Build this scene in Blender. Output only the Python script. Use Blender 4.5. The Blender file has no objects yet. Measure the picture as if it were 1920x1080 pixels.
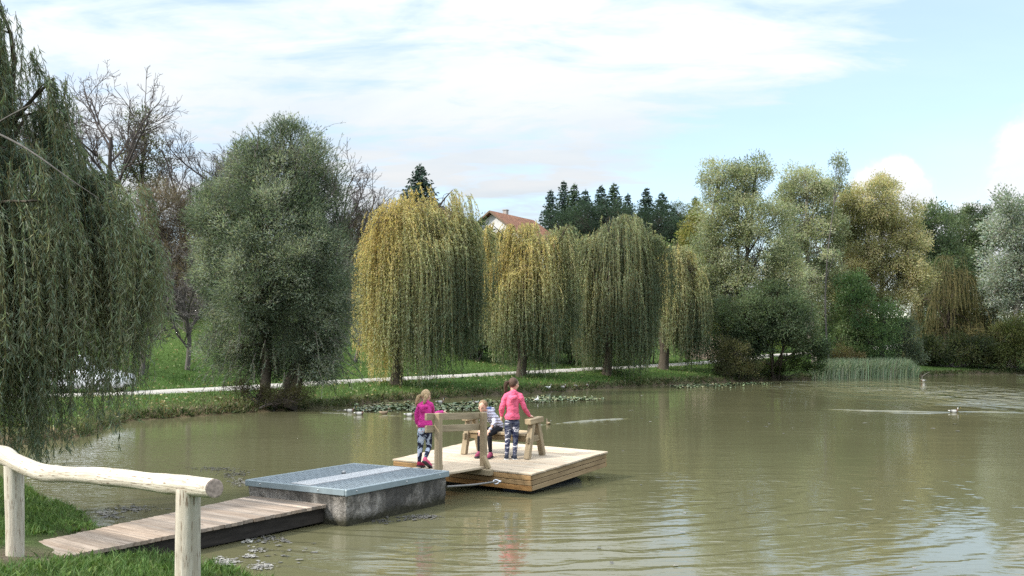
import bpy, bmesh, math, random
import numpy as np
from mathutils import Vector, Matrix

C = bpy.context.scene.collection
SC = bpy.context.scene
random.seed(7)
F, HC = 1867.0, 2.4            # focal length in photo pixels, eye height above the water
V3 = np.array

# ------------------------------------------------------------------ helpers: points
def P(px, py, d):
    return V3([(px - 960) / F * d, d, HC - (py - 645) / F * d])
def G(px, py, z=0.0):
    return P(px, py, (HC - z) * F / (py - 645))
def sstep(a, b, x):
    t = np.clip((np.asarray(x, float) - a) / (b - a), 0, 1)
    return t * t * (3 - 2 * t)
def vnoise(p, scale, seed=0):
    r = np.random.RandomState(seed); out = 0
    for i in range(7):
        k = r.normal(size=3); k /= np.linalg.norm(k)
        out = out + np.sin((p @ k) * scale * (0.6 + 1.3 * r.rand()) + r.rand() * 6.28)
    return out / 7 * 1.6

# ------------------------------------------------------------------ helpers: objects
def tag(o, label=None, cat=None, group=None, kind=None):
    if label: o['label'] = label
    if cat: o['category'] = cat
    if group: o['group'] = group
    if kind: o['kind'] = kind
    return o
def empty(name, loc, label, cat, group=None):
    o = bpy.data.objects.new(name, None); C.objects.link(o)
    o.location = Vector(loc); o.empty_display_size = .2
    return tag(o, label, cat, group)
def link(name, me, mat=None, parent=None, loc=None):
    o = bpy.data.objects.new(name, me); C.objects.link(o)
    if mat is not None: me.materials.append(mat)
    if parent is not None: o.parent = parent
    if loc is not None: o.location = Vector(loc)
    return o
def mesh_np(name, verts, quads=None, tris=None, col=None, uv=None, smooth=False):
    me = bpy.data.meshes.new(name)
    verts = np.asarray(verts, np.float32).reshape(-1, 3)
    me.vertices.add(len(verts)); me.vertices.foreach_set('co', verts.ravel())
    loops, starts, totals = [], [], []; n = 0
    if quads is not None and len(quads):
        q = np.asarray(quads, np.int32).reshape(-1, 4)
        loops.append(q.ravel()); starts.append(np.arange(len(q)) * 4); totals.append(np.full(len(q), 4)); n += q.size
    if tris is not None and len(tris):
        t = np.asarray(tris, np.int32).reshape(-1, 3)
        loops.append(t.ravel()); starts.append(n + np.arange(len(t)) * 3); totals.append(np.full(len(t), 3))
    loops = np.concatenate(loops); starts = np.concatenate(starts); totals = np.concatenate(totals)
    me.loops.add(len(loops)); me.loops.foreach_set('vertex_index', loops.astype(np.int32))
    me.polygons.add(len(starts)); me.polygons.foreach_set('loop_start', starts.astype(np.int32))
    me.polygons.foreach_set('loop_total', totals.astype(np.int32))
    me.polygons.foreach_set('use_smooth', np.full(len(starts), bool(smooth)))
    me.update(calc_edges=True)
    if col is not None:
        a = me.color_attributes.new('Col', 'FLOAT_COLOR', 'POINT')
        c = np.ones((len(verts), 4), np.float32); c[:, :3] = col
        a.data.foreach_set('color', c.ravel())
    if uv is not None:
        u = me.uv_layers.new(name='UVMap'); u.data.foreach_set('uv', np.asarray(uv, np.float32)[loops].ravel())
    return me

# ------------------------------------------------------------------ leaves and tubes
def unit(a):
    return a / np.maximum(np.linalg.norm(a, axis=-1, keepdims=True), 1e-9)
def leaves(pos, d, L, W, col, rng, fold=.18):
    """one folded lance-shaped quad per leaf"""
    n = len(pos); d = unit(d)
    s = unit(np.cross(d, rng.normal(size=(n, 3)))); nn = np.cross(s, d)
    L = np.broadcast_to(L, n)[:, None]; W = np.broadcast_to(W, n)[:, None]
    m = pos + d * L * .42 + nn * W * fold * rng.uniform(-1, 1.5, (n, 1))
    v = np.stack([pos, m + s * W * .5, pos + d * L, m - s * W * .5], 1).reshape(-1, 3)
    return v, np.arange(4 * n).reshape(-1, 4), np.repeat(np.broadcast_to(col, (n, 3)), 4, 0)
def tubes(paths, rads, sides=5):
    """paths (N,K,3), rads (N,K)"""
    paths = np.asarray(paths, float); rads = np.asarray(rads, float)
    N, K, _ = paths.shape
    t = np.empty_like(paths); t[:, 1:-1] = paths[:, 2:] - paths[:, :-2]; t[:, 0] = paths[:, 1] - paths[:, 0]; t[:, -1] = paths[:, -1] - paths[:, -2]
    t = unit(t)
    ref = np.where(np.abs(unit(paths[:, -1] - paths[:, 0])[:, None, 2:3]) > .8, V3([1., .2, 0]), V3([.1, .2, 1.]))
    u = unit(np.cross(t, np.broadcast_to(ref, t.shape))); w = np.cross(t, u)
    a = np.arange(sides) / sides * 2 * math.pi
    v = paths[:, :, None] + rads[:, :, None, None] * (u[:, :, None] * np.cos(a)[None, None, :, None] + w[:, :, None] * np.sin(a)[None, None, :, None])
    idx = np.arange(N * K * sides).reshape(N, K, sides)
    q = np.stack([idx[:, :-1], np.roll(idx[:, :-1], -1, 2), np.roll(idx[:, 1:], -1, 2), idx[:, 1:]], -1).reshape(-1, 4)
    seg = np.concatenate([np.zeros((N, 1)), np.cumsum(np.linalg.norm(np.diff(paths, axis=1), axis=2), 1)], 1)
    uv = np.stack([np.broadcast_to(seg[:, :, None], (N, K, sides)), np.broadcast_to((np.abs(np.arange(sides) - sides / 2) / sides * .5)[None, None], (N, K, sides))], -1).reshape(-1, 2)
    return v.reshape(-1, 3), q, uv
def resample(pts, K):
    pts = np.asarray(pts, float)
    s = np.concatenate([[0], np.cumsum(np.linalg.norm(np.diff(pts, axis=0), axis=1))])
    t = np.linspace(0, s[-1], K)
    return np.stack([np.interp(t, s, pts[:, i]) for i in range(3)], 1)
def crom(pts, K, closed=False):
    pts = np.asarray(pts, float)
    p = np.vstack([pts[-1:], pts, pts[:2]]) if closed else np.vstack([2 * pts[0] - pts[1], pts, 2 * pts[-1] - pts[-2]])
    out = []; n = len(p) - 3
    for i in range(n):
        for t in np.linspace(0, 1, K, endpoint=False):
            a, b, c, d = p[i:i + 4]
            out.append(.5 * ((2 * b) + (c - a) * t + (2 * a - 5 * b + 4 * c - d) * t * t + (3 * b - a - 3 * c + d) * t ** 3))
    if not closed: out.append(p[-2])
    return V3(out)
class Acc:
    def __init__(s): s.v = []; s.q = []; s.t = []; s.c = []; s.uv = []; s.n = 0
    def add(s, v, q=None, col=None, uv=None, t=None):
        v = np.asarray(v, float).reshape(-1, 3)
        s.v.append(v)
        if q is not None and len(q): s.q.append(np.asarray(q) + s.n)
        if t is not None and len(t): s.t.append(np.asarray(t) + s.n)
        s.c.append(np.broadcast_to(col if col is not None else (1, 1, 1), (len(v), 3)))
        s.uv.append(uv if uv is not None else np.zeros((len(v), 2)))
        s.n += len(v)
    def mesh(s, name, smooth=False):
        return mesh_np(name, np.concatenate(s.v), np.concatenate(s.q) if s.q else None, np.concatenate(s.t) if s.t else None,
                       np.concatenate(s.c), np.concatenate(s.uv), smooth)
    def build(s, name, mat, parent=None, loc=None, smooth=False):
        return link(name, s.mesh(name, smooth), mat, parent, loc)
    # a box with bevelled long edges; axes are the three unit vectors, la the index of its long axis
    def box(s, c, size, ax=None, col=None, la=0, bev=.006, off=None):
        c = V3(c, float) if not isinstance(c, np.ndarray) else c
        ax = np.eye(3) if ax is None else np.asarray(ax, float)
        h = V3(size, float) / 2; o = (la, (la + 1) % 3, (la + 2) % 3)
        b = min(bev, h[o[1]] * .4, h[o[2]] * .4); e = min(bev, h[la] * .4)
        ring = []
        for (x, y) in ((1, 1), (-1, 1), (-1, -1), (1, -1)):
            pts = ((h[o[1]] - b, h[o[2]]), (h[o[1]], h[o[2]] - b))
            if x * y > 0: pts = pts[::-1]
            ring += [(x * p[0], y * p[1]) for p in pts]
        ring = V3(ring); vs = []; uv = []
        r = random.random() * 50 if off is None else off
        for (l, k) in ((-h[la], 1 - e / max(h[o[1]], 1e-6)), (-h[la] + e, 1), (h[la] - e, 1), (h[la], 1 - e / max(h[o[1]], 1e-6))):
            for p in ring:
                loc = np.zeros(3); loc[la] = l; loc[o[1]] = p[0] * k; loc[o[2]] = p[1] * k
                vs.append(c + loc @ ax); uv.append((l + r, p[0] + p[1] * .7 + r * .37))
        q = []
        for k in range(3):
            for i in range(8):
                j = (i + 1) % 8
                q.append((k * 8 + i, k * 8 + j, k * 8 + 8 + j, k * 8 + 8 + i))
        for base, rev in ((0, True), (24, False)):
            f = [(0, 1, 2, 3), (0, 3, 4, 7), (4, 5, 6, 7)]
            for a in f:
                a = [base + i for i in a]; q.append(tuple(a[::-1]) if rev else tuple(a))
        s.add(vs, q, col, V3(uv))
    def beam(s, a, b, w, h, up=(0, 0, 1), col=None, bev=.006):
        a, b = V3(a, float), V3(b, float); x = b - a; L = np.linalg.norm(x); x = x / L
        y = np.cross(up, x); y /= np.linalg.norm(y); z = np.cross(x, y)
        s.box((a + b) / 2, (L, w, h), (x, y, z), col, 0, bev)
    def tube(s, pts, rads, sides=8, col=None, cap=True):
        pts = np.asarray(pts, float); rads = np.broadcast_to(rads, len(pts))
        v, q, uv = tubes(pts[None], rads[None], sides)
        s.add(v, q, col, uv)
        if cap:
            for k, rev in ((0, True), (len(pts) - 1, False)):
                ring = v[k * sides:(k + 1) * sides]
                tr = [(0, i, (i + 1) % sides) if not rev else (0, (i + 1) % sides, i) for i in range(1, sides - 1)]
                s.add(ring, None, col, uv[k * sides:(k + 1) * sides], tr)
    def ball(s, c, r, ax=None, col=None, nu=12, nv=8):
        c = V3(c, float); r = np.broadcast_to(r, 3); ax = np.eye(3) if ax is None else np.asarray(ax, float)
        vs = []
        for j in range(nv + 1):
            th = math.pi * (j + .0) / nv
            th = min(max(th, .02), math.pi - .02)
            for i in range(nu):
                ph = 2 * math.pi * i / nu
                vs.append(c + (V3([math.sin(th) * math.cos(ph), math.sin(th) * math.sin(ph), math.cos(th)]) * r) @ ax)
        q = [(j * nu + i, (j + 1) * nu + i, (j + 1) * nu + (i + 1) % nu, j * nu + (i + 1) % nu) for j in range(nv) for i in range(nu)]
        q.append((0, 1, 2, 3)) if False else None
        s.add(vs, q, col, np.zeros((len(vs), 2)))
        top = [(0, i, i + 1) for i in range(1, nu - 1)]; bt = [(nv * nu, nv * nu + i + 1, nv * nu + i) for i in range(1, nu - 1)]
        s.t.append(V3(top + bt) + s.n - len(vs))
    def limb(s, pts, rads, sides=10, K=4):
        """a closed tapering limb: smooth tube and a ball at each end"""
        pts = np.asarray(pts, float)
        pr = np.hstack([pts, np.asarray(rads, float)[:, None]])
        pr = np.stack([np.interp(np.linspace(0, len(pts) - 1, (len(pts) - 1) * K + 1), np.arange(len(pts)), pr[:, i]) for i in range(4)], 1)
        s.tube(pr[:, :3], pr[:, 3], sides)
        for p, r in zip(pts, rads): s.ball(p, r, None, None, sides, 6)

def remesh(name, acc, mat, voxel, parent=None, loc=None, smooth=3, disp=None):
    me = acc.mesh(name); o = bpy.data.objects.new(name, me); C.objects.link(o)
    m = o.modifiers.new('r', 'REMESH'); m.mode = 'VOXEL'; m.voxel_size = voxel
    k = o.modifiers.new('s', 'SMOOTH'); k.iterations = smooth; k.factor = .5
    dg = bpy.context.evaluated_depsgraph_get(); dg.update()
    me2 = bpy.data.meshes.new_from_object(o.evaluated_get(dg))
    bpy.data.objects.remove(o); bpy.data.meshes.remove(me)
    me2.name = name; me2.materials.clear()
    me2.polygons.foreach_set('use_smooth', np.ones(len(me2.polygons), bool))
    if disp is not None:
        n = len(me2.vertices); co = np.empty(n * 3, np.float32); me2.vertices.foreach_get('co', co); co = co.reshape(-1, 3)
        nr = np.empty(n * 3, np.float32); me2.vertices.foreach_get('normal', nr); nr = nr.reshape(-1, 3)
        co = co + nr * disp(co)[:, None]; me2.vertices.foreach_set('co', co.astype(np.float32).ravel()); me2.update()
    return link(name, me2, mat, parent, loc)

# ------------------------------------------------------------------ materials
def mat(name, rough=.7, spec=.3):
    m = bpy.data.materials.new(name); m.use_nodes = True
    n = m.node_tree.nodes; b = n['Principled BSDF']
    b.inputs['Roughness'].default_value = rough; b.inputs['Specular IOR Level'].default_value = spec
    return m, n, m.node_tree.links, b
def node(n, kind, **kw):
    x = n.new(kind)
    for k, v in kw.items():
        if k in x.inputs: x.inputs[k].default_value = v
        else: setattr(x, k, v)
    return x
def noise(n, l, vec, scale, detail=4, rough=.6, dist=0., sc=None):
    if sc is not None:
        mp = n.new('ShaderNodeMapping'); mp.inputs['Scale'].default_value = sc; l.new(vec, mp.inputs['Vector']); vec = mp.outputs[0]
    x = node(n, 'ShaderNodeTexNoise', Scale=scale, Detail=detail, Roughness=rough, Distortion=dist)
    l.new(vec, x.inputs['Vector']); return x.outputs['Fac']
def ramp(n, l, fac, *stops):
    r = n.new('ShaderNodeValToRGB'); e = r.color_ramp.elements
    while len(e) < len(stops): e.new(.5)
    for el, (p, c) in zip(e, stops): el.position = p; el.color = (*c, 1) if len(c) == 3 else c
    l.new(fac, r.inputs[0]); return r.outputs[0]
def mix(n, l, fac, a, b, mode='MIX'):
    x = n.new('ShaderNodeMix'); x.data_type = 'RGBA'; x.blend_type = mode
    for s, v in ((0, fac), (6, a), (7, b)):
        if hasattr(v, 'links') or hasattr(v, 'is_linked'): l.new(v, x.inputs[s])
        else: x.inputs[s].default_value = v if s == 0 else (*v, 1)
    return x.outputs[2]
def mth(n, l, op, a, b=None, c=None):
    x = n.new('ShaderNodeMath'); x.operation = op
    for i, v in enumerate((a, b, c)):
        if v is None: continue
        if hasattr(v, 'is_linked'): l.new(v, x.inputs[i])
        else: x.inputs[i].default_value = v
    return x.outputs[0]
def bump(n, l, b, h, dist=.01, strength=1.):
    x = n.new('ShaderNodeBump'); x.inputs['Strength'].default_value = strength; x.inputs['Distance'].default_value = dist
    l.new(h, x.inputs['Height']); l.new(x.outputs[0], b.inputs['Normal'])
def attr(n, name='Col'):
    a = n.new('ShaderNodeAttribute'); a.attribute_name = name; return a.outputs['Color']
def tc(n, o='Object'): return n.new('ShaderNodeTexCoord').outputs[o]

def leaf_material(name, trans, spec, rough=.5):
    m, n, l, b = mat(name, rough, spec)
    c = attr(n); l.new(c, b.inputs['Base Color'])
    t = n.new('ShaderNodeBsdfTranslucent'); tcol = mix(n, l, 1., c, (1.0, 1.0, .62), 'MULTIPLY'); l.new(tcol, t.inputs['Color'])
    x = n.new('ShaderNodeMixShader'); x.inputs[0].default_value = trans
    l.new(b.outputs[0], x.inputs[1]); l.new(t.outputs[0], x.inputs[2]); l.new(x.outputs[0], n['Material Output'].inputs[0])
    return m
LEAF = leaf_material('leaf', .5, .25)
GRASS = leaf_material('grass_blade', .3, .2, .6)
NEEDLE = leaf_material('needle', .1, .2, .6)
def bark_material(name, a, b_, scale=9):
    m, n, l, b = mat(name, .9, .15)
    o = tc(n); f = noise(n, l, o, scale, 6, .65, .4, (1, 1, .22)); g = noise(n, l, o, scale * .15, 3)
    c = ramp(n, l, f, (.3, a), (.7, b_)); c = mix(n, l, g, c, tuple(x * .6 for x in b_)); l.new(c, b.inputs['Base Color'])
    bump(n, l, b, f, .03); return m
BARK = bark_material('bark_brown', (.035, .028, .02), (.12, .1, .075))
BARKG = bark_material('bark_grey', (.05, .046, .042), (.17, .155, .14))
BARKP = bark_material('bark_pale', (.2, .18, .15), (.42, .38, .32))
TWIG = bark_material('bark_twig', (.05, .042, .038), (.13, .11, .1))
def wood_material(name, dark, light, grain=34, rough=.75, streak=.5, spots=None, bmp=.003):
    """boards: UV runs along each board, Col tints each board"""
    m, n, l, b = mat(name, rough, .25)
    uv = tc(n, 'UV')
    f = noise(n, l, uv, 1., 6, .62, .35, (1.6, grain, 1)); g = noise(n, l, uv, 1., 3, .5, .2, (.9, 5, 1))
    c = ramp(n, l, f, (.28, dark), (.62, light)); c = mix(n, l, mth(n, l, 'MULTIPLY', g, streak), c, tuple(x * .7 for x in dark))
    if spots:
        k = noise(n, l, uv, 1., 4, .55, .3, spots[0]); k = ramp(n, l, k, (spots[1], (0, 0, 0)), (spots[1] + .05, (1, 1, 1)))
        c = mix(n, l, k, c, spots[2])
    dirt = noise(n, l, tc(n), 1.6, 6, .7, .5); c = mix(n, l, ramp(n, l, dirt, (.5, (0, 0, 0)), (.72, (.5, .5, .5))), c, tuple(x * .55 for x in dark))     # weather stains
    knot = n.new('ShaderNodeTexVoronoi'); knot.inputs['Scale'].default_value = 1.; mp = n.new('ShaderNodeMapping'); mp.inputs['Scale'].default_value = (2.2, 9, 1); l.new(uv, mp.inputs[0]); l.new(mp.outputs[0], knot.inputs['Vector'])
    c = mix(n, l, ramp(n, l, knot.outputs['Distance'], (.05, (.75, .75, .75)), (.11, (0, 0, 0))), c, tuple(x * .35 for x in dark))
    c = mix(n, l, 1., c, attr(n), 'MULTIPLY'); l.new(c, b.inputs['Base Color'])
    bump(n, l, b, f, bmp); return m
def flat(name, col, rough=.6, spec=.4, var=.15, scale=30, metal=0):
    m, n, l, b = mat(name, rough, spec)
    f = noise(n, l, tc(n), scale, 4)
    c = ramp(n, l, f, (.3, tuple(x * (1 - var) for x in col)), (.7, tuple(min(1, x * (1 + var)) for x in col)))
    l.new(c, b.inputs['Base Color']); b.inputs['Metallic'].default_value = metal; return m
def vcol(name, rough=.6, spec=.3):
    m, n, l, b = mat(name, rough, spec); l.new(attr(n), b.inputs['Base Color']); return m

WDECK = wood_material('timber_deck', (.37, .285, .20), (.58, .48, .355), 40, .75, .35)
WFRAME = wood_material('timber_frame', (.22, .17, .105), (.40, .32, .21), 30, .75, .4)
WWALK = wood_material('timber_walkway', (.175, .132, .10), (.345, .28, .222), 30, .8, .35)
WSIDE = wood_material('timber_side', (.24, .15, .07), (.43, .30, .16), 22, .75, .5)
WDARK = wood_material('timber_dark', (.012, .010, .008), (.05, .042, .036), 20, .8, .5)  # near-black timber: walkway bearers and the box inside the raft
WLOG = wood_material('peeled_log', (.38, .325, .245), (.60, .55, .455), 26, .6, .25, ((7, 70, 1), .585, (.20, .145, .10)), .012)
WEND = flat('log_end', (.30, .235, .2), .8, .2, .35, 40)
# ------------------------------------------------------------------ the pond outline and the lie of the land
_far = [(160, 815), (243, 790), (330, 783), (430, 776), (520, 770), (600, 765), (690, 757), (760, 751), (850, 746), (950, 740), (1050, 734), (1100, 730.5),
        (1200, 724), (1280, 720.5), (1350, 717), (1450, 713), (1560, 709.5), (1640, 708), (1700, 706), (1760, 703), (1820, 701.5), (1920, 700), (2050, 699)]
SHORE = [G(*p)[:2] for p in _far]
SHORE += [V3(p) for p in ((62, 84), (68, 70), (60, 45), (44, 22), (26, 9), (12, 6), (5, 6.4), (1, 7.2), (-1, 8.5), (-2.2, 9.6), (-2.88, 10.35), (-3.9, 11.06),
                          (-5.0, 12.4), (-5.63, 13.4), (-6.36, 14.3), (-6.85, 14.94), (-8.17, 16.66), (-9.9, 18.6), (-11, 20.6), (-11.5, 23.2))]
SHORE = crom(SHORE, 5, True)
_r = np.random.RandomState(3)
SHORE = SHORE + _r.normal(size=SHORE.shape) * np.clip(np.linalg.norm(SHORE, axis=1) * .0035, .03, .16)[:, None]
_path = [(-420, 747, 34.5), (-100, 746, 36), (100, 742, 37.2), (243, 737.5, 38), (430, 729, 41.5), (600, 718.5, 45.5), (720, 712, 49), (860, 705, 53), (1000, 698, 57),
         (1100, 692.5, 60.5), (1200, 687.5, 65), (1340, 679, 72), (1430, 669, 80), (1490, 663.5, 87)]
PATH = [P(*p) for p in _path] + [V3([36., 100, 1.8]), V3([52., 116, 2.6]), V3([120., 150, 4.])]
PATH = crom(PATH, 5)

def seg_nearest(xy, A, B):
    """distance to a polyline and the parameter of the nearest point"""
    best = np.full(len(xy), 1e9); idx = np.zeros(len(xy), int); tt = np.zeros(len(xy))
    for i in range(len(A)):
        d = B[i] - A[i]; t = np.clip(((xy - A[i]) @ d) / max(d @ d, 1e-9), 0, 1)
        r = np.hypot(*(xy - A[i] - t[:, None] * d).T); k = r < best
        best[k] = r[k]; idx[k] = i; tt[k] = t[k]
    return best, idx, tt
def pond_sd(xy):
    A, B = SHORE, np.roll(SHORE, -1, 0)
    d, _, _ = seg_nearest(xy, A, B)
    x, y = xy.T; ins = np.zeros(len(xy), bool)
    for a, b in zip(A, B):
        c = ((a[1] > y) != (b[1] > y)); 
        if abs(b[1] - a[1]) > 1e-9:
            ins ^= c & (x < (b[0] - a[0]) * (y - a[1]) / (b[1] - a[1]) + a[0])
    return np.where(ins, -d, d)
def height(xy):
    xy = np.asarray(xy, float).reshape(-1, 2)
    s = pond_sd(xy)
    A, B = PATH[:-1], PATH[1:]
    p, i, t = seg_nearest(xy, A[:, :2], B[:, :2])
    zp = A[i, 2] + t * (B[i, 2] - A[i, 2])
    d = (B - A)[i, :2]; rel = xy - A[i, :2]
    side = d[:, 0] * rel[:, 1] - d[:, 1] * rel[:, 0]          # >0 beyond the path
    n3 = np.column_stack([xy, np.zeros(len(xy))])
    slope = .27 - .17 * sstep(14, 34, xy[:, 0])
    q = np.maximum(p - 2.2, 0)
    hill = zp + slope * (q - 1.5 * (1 - np.exp(-q / 1.5))) * (q < 34) + (q >= 34) * (slope * 32.5 + .02 * np.minimum(q - 34, 150))
    hill = hill + .22 * vnoise(n3, .45, 4) * sstep(1, 8, q)
    lip = .16 * sstep(0, .22, s)
    bank = lip + (zp - .16) * (s / (s + np.maximum(p - 1.5, 0) + .01)) ** .8
    far = np.where(side > 0, hill, np.minimum(bank, zp))
    far = np.where(p < 1.6, zp, far)
    near = .10 * sstep(0, .15, s) + .30 * sstep(0.1, 2.6, s) + .40 * sstep(2, 6.5, s) + .03 * vnoise(n3, 2.2, 5)
    w = sstep(17, 26, xy[:, 1])
    h = near * (1 - w) + far * w
    return np.where(s > 0, h, -.7 * sstep(0, 2.2, -s) - .02)
def hgt(x, y): return float(height([[x, y]])[0])
def ground_hit(px, py):
    """where the sight line through a photo pixel meets the land"""
    d = np.geomspace(6, 220, 900); pts = P(px, py, 1.)[None] * 0 + np.stack([(px - 960) / F * d, d, HC - (py - 645) / F * d], 1)
    k = np.nonzero(pts[:, 2] < height(pts[:, :2]))[0]
    return pts[k[0]] if len(k) else pts[-1]

# ground sheet: rings round the viewpoint, finer ahead
def make_ground():
    fine = np.linspace(math.radians(-38), math.radians(38), 760); rest = np.linspace(math.radians(38), math.radians(322), 120)[1:-1]
    ang = np.concatenate([fine, rest]); rad = np.concatenate([[.3, 1.], np.geomspace(1.8, 140, 400), np.geomspace(145, 2500, 40)])
    R, A = np.meshgrid(rad, ang, indexing='ij')
    xy = np.stack([R * np.sin(A), R * np.cos(A)], -1).reshape(-1, 2)
    z = height(xy)
    n3 = np.column_stack([xy, z])
    s = pond_sd(xy); p, _, _ = seg_nearest(xy, PATH[:-1, :2], PATH[1:, :2])
    g1, g2, soil, litter = V3([.042, .08, .019]), V3([.072, .118, .03]), V3([.075, .06, .042]), V3([.11, .085, .05])
    w = np.clip(.5 + .6 * vnoise(n3, .5, 1) + .3 * vnoise(n3, 2.3, 2), 0, 1)[:, None]
    col = g1 * (1 - w) + g2 * w
    k = np.clip(1.15 - s / .8 + .5 * vnoise(n3, 2.5, 8), 0, 1)[:, None] * np.where(xy[:, 1:2] < 18, .8, 1.)
    col = col * (1 - k) + soil * k
    left = (sstep(18, 24, xy[:, 1]) * (1 - sstep(-9.5, -6.5, xy[:, 0])) * np.clip(1.3 - s / 2.6 + .6 * vnoise(n3, 1.3, 9), 0, 1))[:, None]
    col = col * (1 - left) + litter * left
    bare = np.exp(-((xy[:, 0] + 4.95) ** 2 + (xy[:, 1] - 9.75) ** 2) / 1.0)[:, None]
    col = col * (1 - bare) + V3([.14, .115, .085]) * bare
    hillk = (sstep(9, 20, p) * (z > 2) * .75 * (1 - sstep(8, 20, xy[:, 0])))[:, None]
    col = col * (1 - hillk) + V3([.06, .058, .026]) * hillk
    nA = len(ang); idx = np.arange(len(xy)).reshape(len(rad), nA)
    q = np.stack([idx[:-1], np.roll(idx[:-1], -1, 1), np.roll(idx[1:], -1, 1), idx[1:]], -1)[..., ::-1].reshape(-1, 4)
    me = mesh_np('ground', np.column_stack([xy, z]), q, None, col, None, True)
    m, n, l, b = mat('ground', .95, .1)
    o = tc(n); f = noise(n, l, o, 7, 6, .7); g = noise(n, l, o, 45, 4, .7)
    c = mix(n, l, 1., attr(n), ramp(n, l, f, (.3, (.55, .55, .5)), (.7, (1.4, 1.4, 1.35))), 'MULTIPLY')
    c = mix(n, l, 1., c, ramp(n, l, g, (.3, (.6, .6, .6)), (.7, (1.35, 1.35, 1.3))), 'MULTIPLY')
    l.new(c, b.inputs['Base Color']); bump(n, l, b, g, .04)
    tag(link('ground', me, m), kind='structure')
make_ground()

def make_path():
    c = resample(PATH, 320); t = unit(np.gradient(c, axis=0)); s = np.stack([-t[:, 1], t[:, 0], t[:, 0] * 0], 1); s = unit(s)
    r = np.random.RandomState(5); cols = []
    wl = 1.35 + .12 * r.normal(size=len(c)); wr = 1.3 + .12 * r.normal(size=len(c))
    rows = np.stack([c + s * wl[:, None] + [0, 0, -.05], c + s * wl[:, None] * .93 + [0, 0, .03], c + [0, 0, .06], c - s * wr[:, None] * .93 + [0, 0, .03], c - s * wr[:, None] + [0, 0, -.05]], 1)
    i = np.arange(len(c) * 5).reshape(-1, 5)
    q = np.stack([i[:-1, :-1], i[1:, :-1], i[1:, 1:], i[:-1, 1:]], -1).reshape(-1, 4)
    m, n, l, b = mat('gravel', .95, .15); o = tc(n)
    f = noise(n, l, o, 30, 5, .7); g = noise(n, l, o, 1.2, 4)
    k = ramp(n, l, f, (.3, (.29, .27, .245)), (.7, (.46, .435, .40))); k = mix(n, l, ramp(n, l, g, (.45, (0, 0, 0)), (.8, (.6, .6, .6))), k, (.3, .27, .21))
    l.new(k, b.inputs['Base Color']); bump(n, l, b, f, .02)
    tag(link('path', mesh_np('path', rows.reshape(-1, 3), q, None, None, None, True), m), kind='structure')
make_path()

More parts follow.
